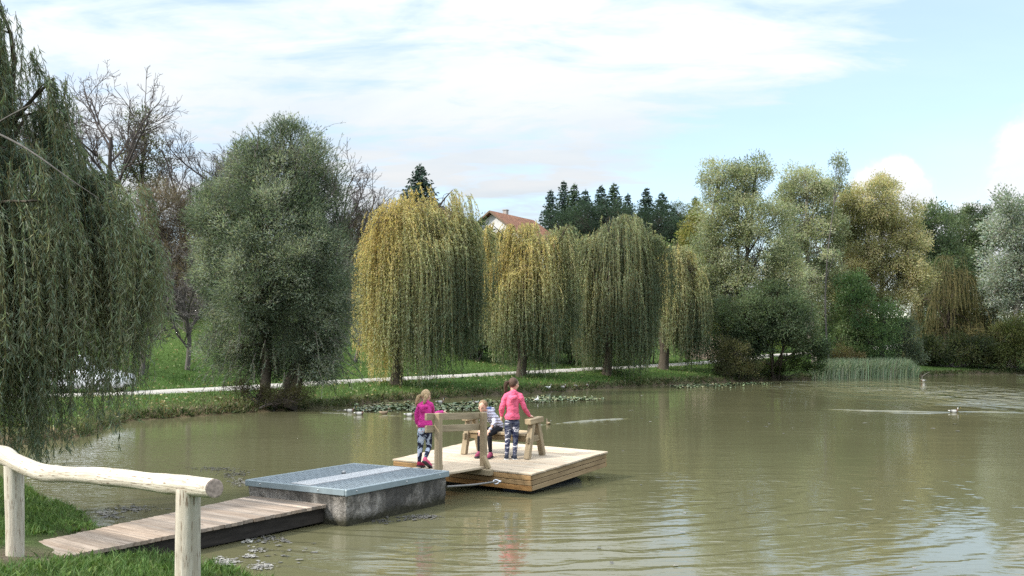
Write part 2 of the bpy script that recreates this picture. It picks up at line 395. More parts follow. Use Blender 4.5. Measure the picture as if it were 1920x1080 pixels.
# ------------------------------------------------------------------ water
RAFT_C = P(948, 857, 17.5)
def make_water():
    a = Acc()
    ang = np.linspace(0, 2 * math.pi, 97)[:-1]; big = 130
    a.add([(-16, 4, 0), (80, 4, 0), (80, 95, 0), (-16, 95, 0)], [(0, 1, 2, 3)])
    # wakes: low ridges that rise out of the sheet
    def wake(pts, w, h):
        p = crom(pts, 8); t = unit(np.gradient(p, axis=0)); s = np.stack([-t[:, 1], t[:, 0], 0 * t[:, 0]], 1)
        k = np.sin(np.linspace(.12, math.pi, len(p))) ** .7; r = np.random.RandomState(int(w * 1000)); k = k * (.75 + .4 * r.rand(len(p)))
        prof = [(-1, -.01), (-.5, .35), (0, 1), (.4, .4), (1, -.01)]
        rows = np.stack([p + s * (x * w) + np.stack([0 * k, 0 * k, (k * h * y if y > 0 else 0 * k - .004)], 1) for x, y in prof], 1)
        i = np.arange(len(p) * 5).reshape(-1, 5)
        a.add(rows.reshape(-1, 3), np.stack([i[:-1, :-1], i[1:, :-1], i[1:, 1:], i[:-1, 1:]], -1).reshape(-1, 4))
    for pts, w, h in (([(1030, 796), (1090, 790.5), (1140, 787), (1185, 785)], .13, .035), ([(1030, 796), (1010, 797), (985, 797)], .1, .015),
                      ([(1785, 773), (1700, 771.5), (1620, 770), (1540, 767)], .14, .03), ([(1790, 772), (1850, 772.5), (1925, 775)], .14, .028), ([(1786, 774), (1720, 775), (1650, 774)], .12, .02),
                      ([(760, 780), (730, 780), (690, 779)], .1, .02), ([(676, 777), (640, 775), (600, 774)], .1, .015)):
        wake([V3([*G(*p)[:2], .0]) for p in pts], w, h)
    m, n, l, b = mat('pond_water', .035, .5)
    b.inputs['IOR'].default_value = 1.33
    o = tc(n)
    murk = noise(n, l, o, .12, 3)
    l.new(ramp(n, l, murk, (.3, (.096, .092, .048)), (.7, (.114, .108, .058))), b.inputs['Base Color'])
    sx = n.new('ShaderNodeSeparateXYZ'); l.new(o, sx.inputs[0])
    # wavelets
    n1 = noise(n, l, o, 1., 3, .5, .6, (.55, 1.5, 1)); n2 = noise(n, l, o, 1., 3, .55, .3, (2.6, 5.5, 1)); n3 = noise(n, l, o, 1., 2, .5, 0, (9, 16, 1))
    big = noise(n, l, o, 1., 2, .5, 0, (.10, .16, 1))
    calm = ramp(n, l, big, (.38, (.25, .25, .25)), (.66, (1, 1, 1)))
    # ruffled by a gust on the right
    def blob(cx, cy, rx, ry, p=1.):
        ex = mth(n, l, 'DIVIDE', mth(n, l, 'SUBTRACT', sx.outputs[0], cx), rx); ey = mth(n, l, 'DIVIDE', mth(n, l, 'SUBTRACT', sx.outputs[1], cy), ry)
        r = mth(n, l, 'ADD', mth(n, l, 'MULTIPLY', ex, ex), mth(n, l, 'MULTIPLY', ey, ey))
        return mth(n, l, 'EXPONENT', mth(n, l, 'MULTIPLY', r, -1.))
    gust = mth(n, l, 'MULTIPLY', blob(22.5, 51, 5.2, 14), mth(n, l, 'ADD', .35, big))
    left = mth(n, l, 'MULTIPLY', blob(-6.5, 21, 4, 8), .8)
    # rings that the rocking raft sends out
    dx = mth(n, l, 'SUBTRACT', sx.outputs[0], float(RAFT_C[0])); dy = mth(n, l, 'SUBTRACT', sx.outputs[1], float(RAFT_C[1]))
    rr = mth(n, l, 'SQRT', mth(n, l, 'ADD', mth(n, l, 'MULTIPLY', dx, dx), mth(n, l, 'MULTIPLY', dy, dy)))
    rr = mth(n, l, 'ADD', rr, mth(n, l, 'MULTIPLY', n1, 1.1))
    ring = mth(n, l, 'SINE', mth(n, l, 'MULTIPLY', rr, 11.5))
    ring2 = mth(n, l, 'SINE', mth(n, l, 'MULTIPLY', rr, 23.))
    fall = mth(n, l, 'MULTIPLY', mth(n, l, 'EXPONENT', mth(n, l, 'MULTIPLY', mth(n, l, 'POWER', mth(n, l, 'DIVIDE', mth(n, l, 'SUBTRACT', rr, 5.), 4.5), 2.), -1.)), mth(n, l, 'ADD', .2, big))
    fall = mth(n, l, 'MULTIPLY', fall, ramp(n, l, mth(n, l, 'ADD', mth(n, l, 'MULTIPLY', dy, -.12), mth(n, l, 'MULTIPLY', dx, .03)), (.0, (.08, .08, .08)), (.6, (1, 1, 1))))
    h = mth(n, l, 'MULTIPLY', n1, mth(n, l, 'MULTIPLY', calm, .014))
    h = mth(n, l, 'ADD', h, mth(n, l, 'MULTIPLY', n2, mth(n, l, 'ADD', mth(n, l, 'MULTIPLY', calm, .0075), mth(n, l, 'ADD', mth(n, l, 'MULTIPLY', gust, .02), mth(n, l, 'MULTIPLY', left, .008)))))
    h = mth(n, l, 'ADD', h, mth(n, l, 'MULTIPLY', n3, mth(n, l, 'ADD', .0004, mth(n, l, 'MULTIPLY', gust, .012))))
    h = mth(n, l, 'ADD', h, mth(n, l, 'MULTIPLY', mth(n, l, 'ADD', ring, mth(n, l, 'MULTIPLY', ring2, .35)), mth(n, l, 'MULTIPLY', fall, .0034)))
    n4 = noise(n, l, o, 1., 3, .6, .5, (.75, .30, 1))
    h = mth(n, l, 'ADD', h, mth(n, l, 'MULTIPLY', mth(n, l, 'MULTIPLY', gust, n4), 1.7))
    bump(n, l, b, h, 1.)
    tag(a.build('water', m), kind='structure')
make_water()

# ------------------------------------------------------------------ light, sky, camera
SUN_EL, SUN_AZ = math.radians(38), math.atan2(-.92, -.36)      # from the left and a little behind
sd = Vector((math.sin(SUN_AZ) * math.cos(SUN_EL), math.cos(SUN_AZ) * math.cos(SUN_EL), math.sin(SUN_EL)))
lamp = bpy.data.lights.new('sun', 'SUN'); lamp.energy = 3.2; lamp.angle = math.radians(4); lamp.color = (1, .95, .87)
so = bpy.data.objects.new('sun', lamp); C.objects.link(so); so.rotation_euler = sd.to_track_quat('Z', 'Y').to_euler(); so.location = sd * 60
W = bpy.data.worlds.new('World'); SC.world = W; W.use_nodes = True
def make_world():
    n, l = W.node_tree.nodes, W.node_tree.links
    bg = n['Background']; out = n['World Output']
    sky = n.new('ShaderNodeTexSky'); sky.sky_type = 'NISHITA'; sky.sun_disc = False; sky.sun_elevation = SUN_EL; sky.sun_rotation = SUN_AZ
    sky.air_density = 1.0; sky.dust_density = .6; sky.ozone_density = 1.2
    l.new(sky.outputs[0], bg.inputs[0]); bg.inputs[1].default_value = .155
    g = tc(n, 'Generated'); sx = n.new('ShaderNodeSeparateXYZ'); l.new(g, sx.inputs[0])
    zc = mth(n, l, 'MAXIMUM', sx.outputs[2], 0.)
    den = mth(n, l, 'ADD', zc, .16)
    cx = n.new('ShaderNodeCombineXYZ'); l.new(mth(n, l, 'DIVIDE', sx.outputs[0], den), cx.inputs[0]); l.new(mth(n, l, 'DIVIDE', sx.outputs[1], den), cx.inputs[1])
    f1 = noise(n, l, cx.outputs[0], 1., 9, .58, .35, (.75, 1.25, 1)); f2 = noise(n, l, cx.outputs[0], .35, 3, .5)
    f3 = noise(n, l, g, 9, 7, .6, .2); f4 = noise(n, l, cx.outputs[0], 3.2, 7, .6, .5, (.8, 1.7, 1))
    dt = n.new('ShaderNodeVectorMath'); dt.operation = 'DOT_PRODUCT'; l.new(g, dt.inputs[0]); dt.inputs[1].default_value = sd
    toward = mth(n, l, 'POWER', mth(n, l, 'MAXIMUM', dt.outputs['Value'], 0.), 4.)      # cloud is brighter round the sun
    y = mth(n, l, 'MAXIMUM', sx.outputs[1], .05)
    u = mth(n, l, 'DIVIDE', sx.outputs[0], y); v = mth(n, l, 'DIVIDE', zc, y)
    t = mth(n, l, 'SUBTRACT', v, mth(n, l, 'ADD', .098, mth(n, l, 'MULTIPLY', u, .38)))
    t = mth(n, l, 'DIVIDE', t, mth(n, l, 'ADD', .032, mth(n, l, 'MULTIPLY', mth(n, l, 'MAXIMUM', u, 0.), .085)))
    t = mth(n, l, 'ADD', mth(n, l, 'MAXIMUM', t, 0.), mth(n, l, 'MULTIPLY', mth(n, l, 'MINIMUM', t, 0.), .55))
    gap = mth(n, l, 'EXPONENT', mth(n, l, 'MULTIPLY', mth(n, l, 'MULTIPLY', t, t), -.8))
    gap = mth(n, l, 'MULTIPLY', gap, ramp(n, l, u, (.0, (0, 0, 0)), (.26, (1, 1, 1))))
    cov = mth(n, l, 'ADD', mth(n, l, 'MULTIPLY', mth(n, l, 'SUBTRACT', f1, .5), 3.6), mth(n, l, 'ADD', .86, mth(n, l, 'MULTIPLY', mth(n, l, 'SUBTRACT', f4, .5), 2.6)))
    cov = mth(n, l, 'SUBTRACT', cov, mth(n, l, 'MULTIPLY', gap, 1.2))
    cov = mth(n, l, 'MINIMUM', mth(n, l, 'MAXIMUM', cov, .27), 1.)
    # two heaped clouds low on the right
    def heap(u0, v0, ru, rv):
        a = mth(n, l, 'DIVIDE', mth(n, l, 'SUBTRACT', u, u0), ru); c = mth(n, l, 'DIVIDE', mth(n, l, 'SUBTRACT', v, v0), rv)
        r = mth(n, l, 'SQRT', mth(n, l, 'ADD', mth(n, l, 'MULTIPLY', a, a), mth(n, l, 'MULTIPLY', c, c)))
        r = mth(n, l, 'SUBTRACT', r, mth(n, l, 'MULTIPLY', mth(n, l, 'SUBTRACT', f3, .5), 1.5))
        return ramp(n, l, r, (.84, (1, 1, 1)), (1.0, (0, 0, 0)))
    cum = mth(n, l, 'MAXIMUM', heap(.54, .15, .075, .12), mth(n, l, 'MAXIMUM', heap(.385, .135, .05, .055), heap(.47, .1, .07, .05)))
    m1 = mth(n, l, 'MAXIMUM', cov, cum)
    shade = ramp(n, l, f1, (.3, (.72, .82, .92)), (.5, (.86, .93, .99)), (.66, (1., 1.01, 1.02)))
    shade = mix(n, l, mth(n, l, 'MULTIPLY', cum, .8), shade, ramp(n, l, f3, (.3, (.82, .87, .93)), (.6, (1., 1., 1.))))
    b2 = n.new('ShaderNodeBackground'); l.new(shade, b2.inputs[0]); l.new(mth(n, l, 'ADD', .435, mth(n, l, 'ADD', mth(n, l, 'MULTIPLY', mth(n, l, 'POWER', zc, 1.7), 2.0), mth(n, l, 'ADD', mth(n, l, 'MULTIPLY', cum, .12), mth(n, l, 'MULTIPLY', toward, .55)))), b2.inputs[1])
    mx = n.new('ShaderNodeMixShader'); l.new(m1, mx.inputs[0]); l.new(bg.outputs[0], mx.inputs[1]); l.new(b2.outputs[0], mx.inputs[2])
    l.new(mx.outputs[0], out.inputs[0])
make_world()
cam = bpy.data.cameras.new('camera'); co = bpy.data.objects.new('camera', cam); C.objects.link(co); SC.camera = co
co.location = (0, 0, HC); co.rotation_euler = (math.radians(90), 0, 0)
cam.sensor_width = 36; cam.lens = 36 * F / 1920; cam.shift_y = 105 / 1920; cam.clip_end = 6000; cam.clip_start = .1
SC.view_settings.view_transform = 'Standard'; SC.view_settings.look = 'None'; SC.view_settings.exposure = .80; SC.view_settings.gamma = 1
SC.render.engine = 'CYCLES'; SC.cycles.max_bounces = 6; SC.cycles.transparent_max_bounces = 4; SC.cycles.use_denoising = False

# ------------------------------------------------------------------ log railing on the near bank
def make_log_rail():
    pr = [(-230, 812, 12.6, 36), (-100, 838, 11.2, 34), (0, 853, 10.2, 36), (26, 865, 9.9, 31), (78, 885.6, 9.35, 33), (130, 890, 8.9, 30), (181, 891.7, 8.45, 32), (233, 897.5, 8.05, 33), (285, 904, 7.68, 35), (337, 909, 7.32, 38.5), (389, 914.6, 7.0, 36.5), (402, 915.7, 6.92, 36)]
    ctr = V3([P(a, b, d) for a, b, d, t in pr]); rad = V3([t / 2 * d / F for a, b, d, t in pr])
    p = crom(np.column_stack([ctr, rad]), 7); pts, rads = p[:, :3], p[:, 3]
    r = np.random.RandomState(2)
    rads = rads * (1 + .012 * np.sin(np.arange(len(rads)) * .9))
    root = empty('log_railing', (ctr[3][0], ctr[3][1], hgt(*ctr[3][:2])), 'peeled pale log handrail on two round posts beside the plank walkway', 'railing')
    off = -V3(root.location)
    a = Acc(); S = 28
    v, q, uv = tubes(pts[None], rads[None], S)
    v = v.reshape(-1, S, 3); cpt = pts[:, None]; n3 = (v - cpt)
    k = 1 + .035 * vnoise(v.reshape(-1, 3), 9, 3).reshape(v.shape[:2]) + .02 * vnoise(v.reshape(-1, 3) * V3([2, 2, 6]), 16, 5).reshape(v.shape[:2])
    for (px, amp) in ((205, .13), (312, .10), (95, .08)):     # old branch knots
        c = P(px, 895, 8.3 if px < 250 else 7.5); i = np.argmin(np.linalg.norm(pts - c, axis=1))
        g = np.exp(-((np.arange(len(pts)) - i) / 2.2) ** 2)[:, None] * np.clip(np.cos(np.arange(S) / S * 6.28 - 1.2), 0, 1)[None] ** 2
        k = k + amp * g
    v = cpt + n3 * k[..., None]
    a.add(v.reshape(-1, 3) + off, q, None, uv)
    a.build('rail', WLOG, root, None, True)
    e = Acc(); end = v[-1]; c = end.mean(0); t = unit(pts[-1] - pts[-2])
    e.add(np.vstack([end, c[None] + t * .004 + 0 * end + (end - c) * .86, (c + t * .005)[None]]) + off,
          [(i, (i + 1) % S, S + (i + 1) % S, S + i) for i in range(S)], None, None, [(S + i, S + (i + 1) % S, 2 * S) for i in range(S)])
    e.build('cut_end', WEND, root)
    for px, py, d, w0, w1, z0 in ((26, 872, 9.9, 34, 32, None), (353, 915, 7.2, 45, 48, None)):
        top = P(px, py, d); base = V3([top[0] + (-.02 if px > 100 else .01), top[1], hgt(top[0], top[1]) - .25])
        pt = resample([base, (base + top) / 2 + [.006, 0, 0], top], 16)
        rr = np.interp(np.linspace(0, 1, 16), [0, 1], [w1 / 2 * d / F, w0 / 2 * d / F])
        v, q, uv = tubes(pt[None], rr[None], S)
        v = v.reshape(-1, S, 3); k = 1 + .03 * vnoise(v.reshape(-1, 3) * V3([1, 1, .35]), 14, 6).reshape(v.shape[:2])
        v = pt[:, None] + (v - pt[:, None]) * k[..., None]
        a = Acc(); a.add(v.reshape(-1, 3) + off, q, None, uv); a.build('post', WLOG, root, None, True)
make_log_rail()

# ------------------------------------------------------------------ the concrete landing block with its grating
KN, KL, KR = G(650, 918.5, .49), G(470, 897.5, .49), G(843, 882.5, .49)
KU = unit(KR - KN); KV = unit((KL - KN) - ((KL - KN) @ KU) * KU); KLU, KLV = np.linalg.norm(KR - KN), (KL - KN) @ KV
def make_block():
    root = empty('landing_block', (*(KN + KU * KLU / 2 + KV * KLV / 2)[:2], 0), 'square weathered concrete block topped with blue grey grating', 'landing block')
    M = Matrix(((KU[0], KV[0], 0), (KU[1], KV[1], 0), (0, 0, 1))).to_4x4(); M.translation = Vector((KN[0], KN[1], 0)); root.matrix_world = M
    # local frame: x along the right flank, y along the left flank
    a = Acc(); a.box((KLU / 2, KLV / 2, -.08), (KLU - .06, KLV - .06, 1.02), None, None, 2, .02)
    m, n, l, b = mat('old_concrete', .92, .2); o = tc(n)
    f = noise(n, l, o, 5, 8, .75, .6); g = noise(n, l, o, 30, 5, .75); k = noise(n, l, o, 1.6, 4, .6, .4, (1, 1, .5)); dr = noise(n, l, o, 5, 4, .65, .2, (1.6, 1.6, .14))
    c = ramp(n, l, f, (.3, (.11, .10, .09)), (.5, (.29, .265, .235)), (.68, (.42, .39, .345)))
    c = mix(n, l, ramp(n, l, k, (.47, (0, 0, 0)), (.57, (.9, .9, .9))), c, (.07, .066, .06))
    c = mix(n, l, ramp(n, l, dr, (.56, (0, 0, 0)), (.66, (.55, .55, .55))), c, (.05, .047, .044))
    c = mix(n, l, ramp(n, l, g, (.35, (.7, .7, .7)), (.5, (0, 0, 0))), c, (.09, .085, .075))
    sx = n.new('ShaderNodeSeparateXYZ'); l.new(o, sx.inputs[0])
    wet = mth(n, l, 'ADD', sx.outputs[2], mth(n, l, 'MULTIPLY', mth(n, l, 'SUBTRACT', f, .5), .22))
    c = mix(n, l, ramp(n, l, wet, (.06, (1, 1, 1)), (.17, (0, 0, 0))), c, (.045, .042, .026))        # slime line above the water
    l.new(c, b.inputs['Base Color'])
    bump(n, l, b, mth(n, l, 'ADD', f, mth(n, l, 'MULTIPLY', g, .5)), .06)
    remesh('concrete_base', a, m, .022, root, None, 1, lambda q: .014 * vnoise(q, 9, 1) + .013 * vnoise(q, 30, 2) - .02 * np.clip(vnoise(q, 5, 3) - .5, 0, 1) * (q[:, 2] < .15))
    gm = flat('grating_coating', (.18, .215, .235), .45, .5, .18, 6)
    z = .49
    fr = Acc()
    for (c, s, la) in (((KLU / 2, .02, z - .045), (KLU, .04, .09), 0), ((KLU / 2, KLV - .02, z - .045), (KLU, .04, .09), 0), ((.02, KLV / 2, z - .045), (.04, KLV - .085, .088), 1), ((KLU - .02, KLV / 2, z - .045), (.04, KLV - .085, .088), 1)):
        fr.box(c, s, None, None, la, .008)
    for y in (.1, KLV - .1): fr.box((KLU / 2, y, z - .052), (KLU - .1, .09, .012), None, None, 0, .003)
    frame = fr.build('grating_frame', flat('frame_paint', (.20, .245, .265), .4, .5, .12, 8), root)
    sp0, sp1 = KLV * .36, KLV * .565                      # the plate strip
    for lo, hi in ((.045, sp0 - .012), (sp1 + .012, KLV - .045)):
        g_ = Acc(); pitch = .066
        n1 = int((hi - lo) / pitch)
        for i in range(n1 + 1):
            y = lo + .012 + i * (hi - lo - .024) / n1; g_.box((KLU / 2, y, z - .016), (KLU - .085, .017, .03), None, None, 0, .003)
        for i in range(int(KLU / .05)):
            x = .06 + i * (KLU - .12) / (int(KLU / .05) - 1); g_.box((x, (lo + hi) / 2, z - .019), (.012, hi - lo, .026), None, None, 1, .003)
        # slip studs along the bars, every other opening
        for i in range(n1):
            for j in range(int(KLU / .132)):
                g_.box((.1 + j * .13 + (i % 2) * .065, lo + .012 + (i + .5) * (hi - lo - .024) / n1, z - .012), (.062, .03, .012), None, None, 0, .002)
        g_.build('grating_panel', gm, root)
    s = Acc(); s.box((KLU / 2, (sp0 + sp1) / 2, z - .008), (KLU - .084, sp1 - sp0, .016), None, None, 0, .004)
    plate = s.build('plate', flat('plate_base', (.13, .14, .15), .6, .4, .15, 12), root); s = Acc()
    nr = 34
    for i in range(nr):
        x = .08 + i * (KLU - .16) / (nr - 1); s.box((x, (sp0 + sp1) / 2, z + .003), (.040, sp1 - sp0 - .02, .014), None, None, 1, .004)
    s.build('plate_ribs', flat('plate_ribs', (.40, .41, .42), .5, .5, .16, 12), plate)
    lk = Acc(); lk.ball((KLU * .52, sp1 + .05, z + .02), (.035, .03, .03)); lk.build('lock_knob', flat('steel_knob', (.3, .3, .3), .4, .5, .1, 9, .8), root)
    bs = flat('bolt_steel', (.5, .5, .5), .35, .5, .1, 9, .9)
    for (x, y, w) in ((.2, 0, 0), (KLU * .55, 0, 0), (KLU - .25, 0, 0), (0, .5, 1), (0, KLV - .3, 1)):
        bolt = Acc(); bolt.ball((x, y, z - .04), (.012, .012, .012)); bolt.build('bolt', bs, frame)
make_block()

# ------------------------------------------------------------------ plank walkway
def make_walkway():
    a0, a1 = G(612, 945.5, .268), G(479, 927.5, .268)     # at the block
    b0, b1 = G(121, 1043, .235), G(43, 1021, .17)         # on the bank
    mid = (a0 + a1 + b0 + b1) / 4
    root = empty('plank_walkway', mid, 'grey brown plank walkway on dark bearers from the bank to the concrete block', 'walkway')
    r = random.Random(4); a = Acc(); n = 42
    for i in range(n):
        t0, t1 = i / n, (i + 1) / n - .0012
        j0, j1 = r.uniform(-.012, .012), r.uniform(-.012, .012)
        f0, f1 = a0 + (b0 - a0) * (t0 + t1) / 2, a1 + (b1 - a1) * (t0 + t1) / 2
        w0 = np.linalg.norm(b0 - a0) / n - .003
        ax = unit(f1 - f0); L = np.linalg.norm(f1 - f0); up = V3([0, 0, 1.]); side = unit(np.cross(up, ax)); up = np.cross(ax, side)
        k = r.choice([.78, .9, 1., 1.06, 1.12]) * r.uniform(.94, 1.06)
        if i == 3: k = 1.55
        if i == 2: k = .72
        wm = r.uniform(-.04, .04)
        a.box((f0 + f1) / 2 - mid - up * .022 + up * r.uniform(-.002, .002) + ax * j0, (L + j1, w0, .044), (ax, side, up), (k * (1 + wm), k, k * (1 - wm)), 0, .004)
    a.build('decking', WWALK, root)
    for s, e in ((0, 0), (1, 1)):
        A, B = (a0, b0) if s == 0 else (a1, b1)
        inn = unit((a1 - a0) if s == 0 else (a0 - a1)) * .10
        c = Acc(); c.beam(A + inn - mid - [0, 0, .145], B + inn - mid - [0, 0, .15] - (B - A) * .06, .10, .19, (0, 0, 1)); c.build('bearer', WDARK, root)
make_walkway()

# ------------------------------------------------------------------ the raft
RN = P(995.5, 888.6, 15.82); RR = P(1137, 846, 17.89); RL = P(738, 861, 17.43)
RX = unit(RR - RN); RY = unit((RL - RN) - ((RL - RN) @ RX) * RX); RZ = np.cross(RX, RY)
RLX, RLY = np.linalg.norm(RR - RN), (RL - RN) @ RY
RM = np.stack([RX, RY, RZ])                      # rows
def rw(x, y, z=0): return RN + V3([x, y, z]) @ RM
def rl(p): return (V3(p) - RN) @ RM.T
def deck_at(px, py):
    """raft coordinates of the deck point seen through a photo pixel"""
    o = V3([0, 0, HC]); d = P(px, py, 1.) - o; t = ((RN - o) @ RZ) / (d @ RZ); return rl(o + t * d)
def frame_root(name, label, cat, org=RN):
    r = empty(name, org, label, cat)
    M = Matrix([[RX[i], RY[i], RZ[i]] for i in range(3)]).to_4x4(); M.translation = Vector(org); r.matrix_world = M
    return r
def make_raft():
    root = frame_root('wooden_raft', 'square wooden raft of pale new planks floating beside the block', 'raft')
    r = random.Random(9); a = Acc(); n = 17; w = RLX / n
    for i in range(n):
        k = r.uniform(.88, 1.1); wm = r.uniform(-.03, .03)
        e = (.0, .012, .004, .016)[i // 5] + r.uniform(-.003, .003)
        x = (i + .5) * w
        if i % 3 == 1:                      # some boards are two lengths butted together
            c = r.uniform(.35, .65) * RLY
            for y0, y1 in ((-.02 - e, c - .002), (c + .002, RLY + .02)):
                k2 = k * r.uniform(.94, 1.05); a.box((x, (y0 + y1) / 2, -.014 + r.uniform(-.002, .002)), (w - .005, y1 - y0, .028), None, (k2 * (1 + wm), k2, k2 * (1 - wm)), 1, .003)
        else:
            a.box((x, (RLY) / 2 - e, -.014 + r.uniform(-.002, .002)), (w - .005, RLY + .04, .028), None, (k * (1 + wm), k, k * (1 - wm)), 1, .003)
    a.build('deck', WDECK, root)
    H3 = (.085, .082, .088)
    for nm, fx in (('front', 0), ('side', 1), ('back', 2), ('far', 3)):
        z = -.031; s = Acc()
        for i, h in enumerate(H3):
            k = (1.02, .98, 1.05)[i] * r.uniform(.92, 1.08); c = (k * 1.1, k * (1.0, 1.05, .86)[i], k * (.88, 1., .6)[i])
            if fx in (1, 3): c = (k * .9, k * .94, k * 1.0)
            if fx == 0: s.box((.012, RLY / 2, z - h / 2), (.034, RLY - .008, h - .009), None, c, 1, .005)
            if fx == 2: s.box((RLX - .012, RLY / 2, z - h / 2), (.034, RLY - .008, h - .009), None, c, 1, .005)
            if fx == 1: s.box((RLX / 2, .012, z - h / 2), (RLX - .062, .034, h - .009), None, c, 0, .005)
            if fx == 3: s.box((RLX / 2, RLY - .012, z - h / 2), (RLX - .062, .034, h - .009), None, c, 0, .005)
            z -= h
        s.build('side_board', WSIDE, root)
    core = Acc(); core.box((RLX / 2, RLY / 2, -.155), (RLX - .03, RLY - .03, .236), None, None, 0, .004); core.build('dark_core', WDARK, root)  # solid box added inside, coloured dark as the shade between the boards
    for y in (.55, RLY - .55):
        f = Acc(); pts = [(x, y, -.33) for x in (.12, .16, .5, 1.2, RLX - .5, RLX - .16, RLX - .12)]
        f.tube(pts, (.08, .13, .14, .14, .14, .13, .08), 20); f.build('float', flat('blue_float', (.03, .04, .065), .4, .4, .15, 8), root, None, True)
    # gangway from the block
    g = unit(V3([KU[0], KU[1], 0.])); left = V3([-g[1], g[0], 0.])
    A, B = P(822, 880, 15.15), P(907, 876, 16.3)
    za = .475; zb = rw(*rl(B)[:2], 0)[2] + .035
    A[2], B[2] = za, zb
    ga = Acc(); gdir = unit(B - A)
    S = A - gdir * .42 - left * .02; E = B + gdir * .12 - left * .02
    S[2] = za - .06
    nb = 6; W_ = .86
    for i in range(nb):
        k = r.uniform(.9, 1.08); o = left * (W_ * (i + .5) / nb)
        ga.beam(rl(S + o), rl(E + o), W_ / nb - .005, .036, rl(RN + V3([0, 0, 1.])), (k, k, k * .98), .003)
    ga.build('gangway', WDECK, root)
    # rails
    up = V3([0, 0, 1.])
    T0, T1 = P(822, 775, 15.2), P(906.5, 773.5, 16.35)
    hd = unit(V3([*(T1 - T0)[:2], 0.])); hd[2] = (T1 - T0)[2] / np.linalg.norm((T1 - T0)[:2])
    out = V3([hd[1], -hd[0], 0]); out = out / np.linalg.norm(out)
    ra = Acc(); lo = .185
    for dz in (-.055, -.055 - lo):
        ra.beam(rl(T0 - hd * .24 - out * .068 + up * dz), rl(T1 + hd * .10 - out * .068 + up * dz), .042, .105, rl(RN + up), (1, 1, 1), .005)
    rails = ra.build('rails', WFRAME, root)
    for T, bz in ((T0, za - .11), (T1, zb - .06)):
        p = Acc(); p.beam(rl(V3([T[0], T[1], bz])), rl(T + up * .004), .095, .095, rl(RN + out), (1.04, 1.02, 1.), .008); p.build('post', WFRAME, root)
    # foot beam across the edge and its brace
    fb0 = rl(V3([T1[0], T1[1], zb])); 
    # its right end is the point of the line seen through pixel column 926
    yy = np.linspace(fb0[1], fb0[1] - 1.2, 300); sc = V3([rw(fb0[0], y, 0) for y in yy]); px = 960 + sc[:, 0] / sc[:, 1] * F
    y1 = yy[np.argmin(abs(px - 925))]
    c = Acc(); c.beam((-.056, fb0[1] + .35, -.035), (-.056, y1 - .02, -.035), .10, .1, (0, 0, 1), (.98, 1, 1), .007); c.build('foot_beam', WFRAME, root)
    c = Acc(); c.beam((-.03, fb0[1] - .04, .22), (-.03, y1 + .05, .025), .05, .075, (1, 0, 0), (1.1, 1.08, 1.02), .005); c.build('brace', WFRAME, root)
    # steel stop on the gangway edge
    c = Acc(); c.beam(rl(P(828, 871, 15.6)), rl(P(828, 880, 15.6)), .03, .05, (1, 0, 0)); c.build('gangway_cleat', WFRAME, root)
    # tow rod
    s0, s1 = P(838, 912.5, 15.0), P(930, 903.5, 15.95)
    t = empty('tow_rod', s0, 'thin grey steel rod linking the concrete block to the raft', 'rod')
    st = flat('galvanised_steel', (.20, .19, .175), .45, .5, .15, 20, .6)
    c = Acc(); c.tube([s0 * 0 + (s0 - s0), (s1 - s0) * .5 - [0, 0, .012], s1 - s0], (.016, .016, .016), 10); c.build('rod', st, t, None, True)
    c = Acc(); q = s1 - s0
    ring = [q + V3([.045 * math.cos(i / 14 * 6.283), .02 * math.sin(i / 14 * 6.283), .03 * math.sin(i / 14 * 6.283)]) for i in range(15)]
    c.tube(ring, .011, 8); c.ball(q + [.06, 0, .005], (.03, .03, .022)); c.build('shackle', flat('bright_steel', (.6, .62, .66), .3, .5, .1, 9, .7), t, None, True)
make_raft()

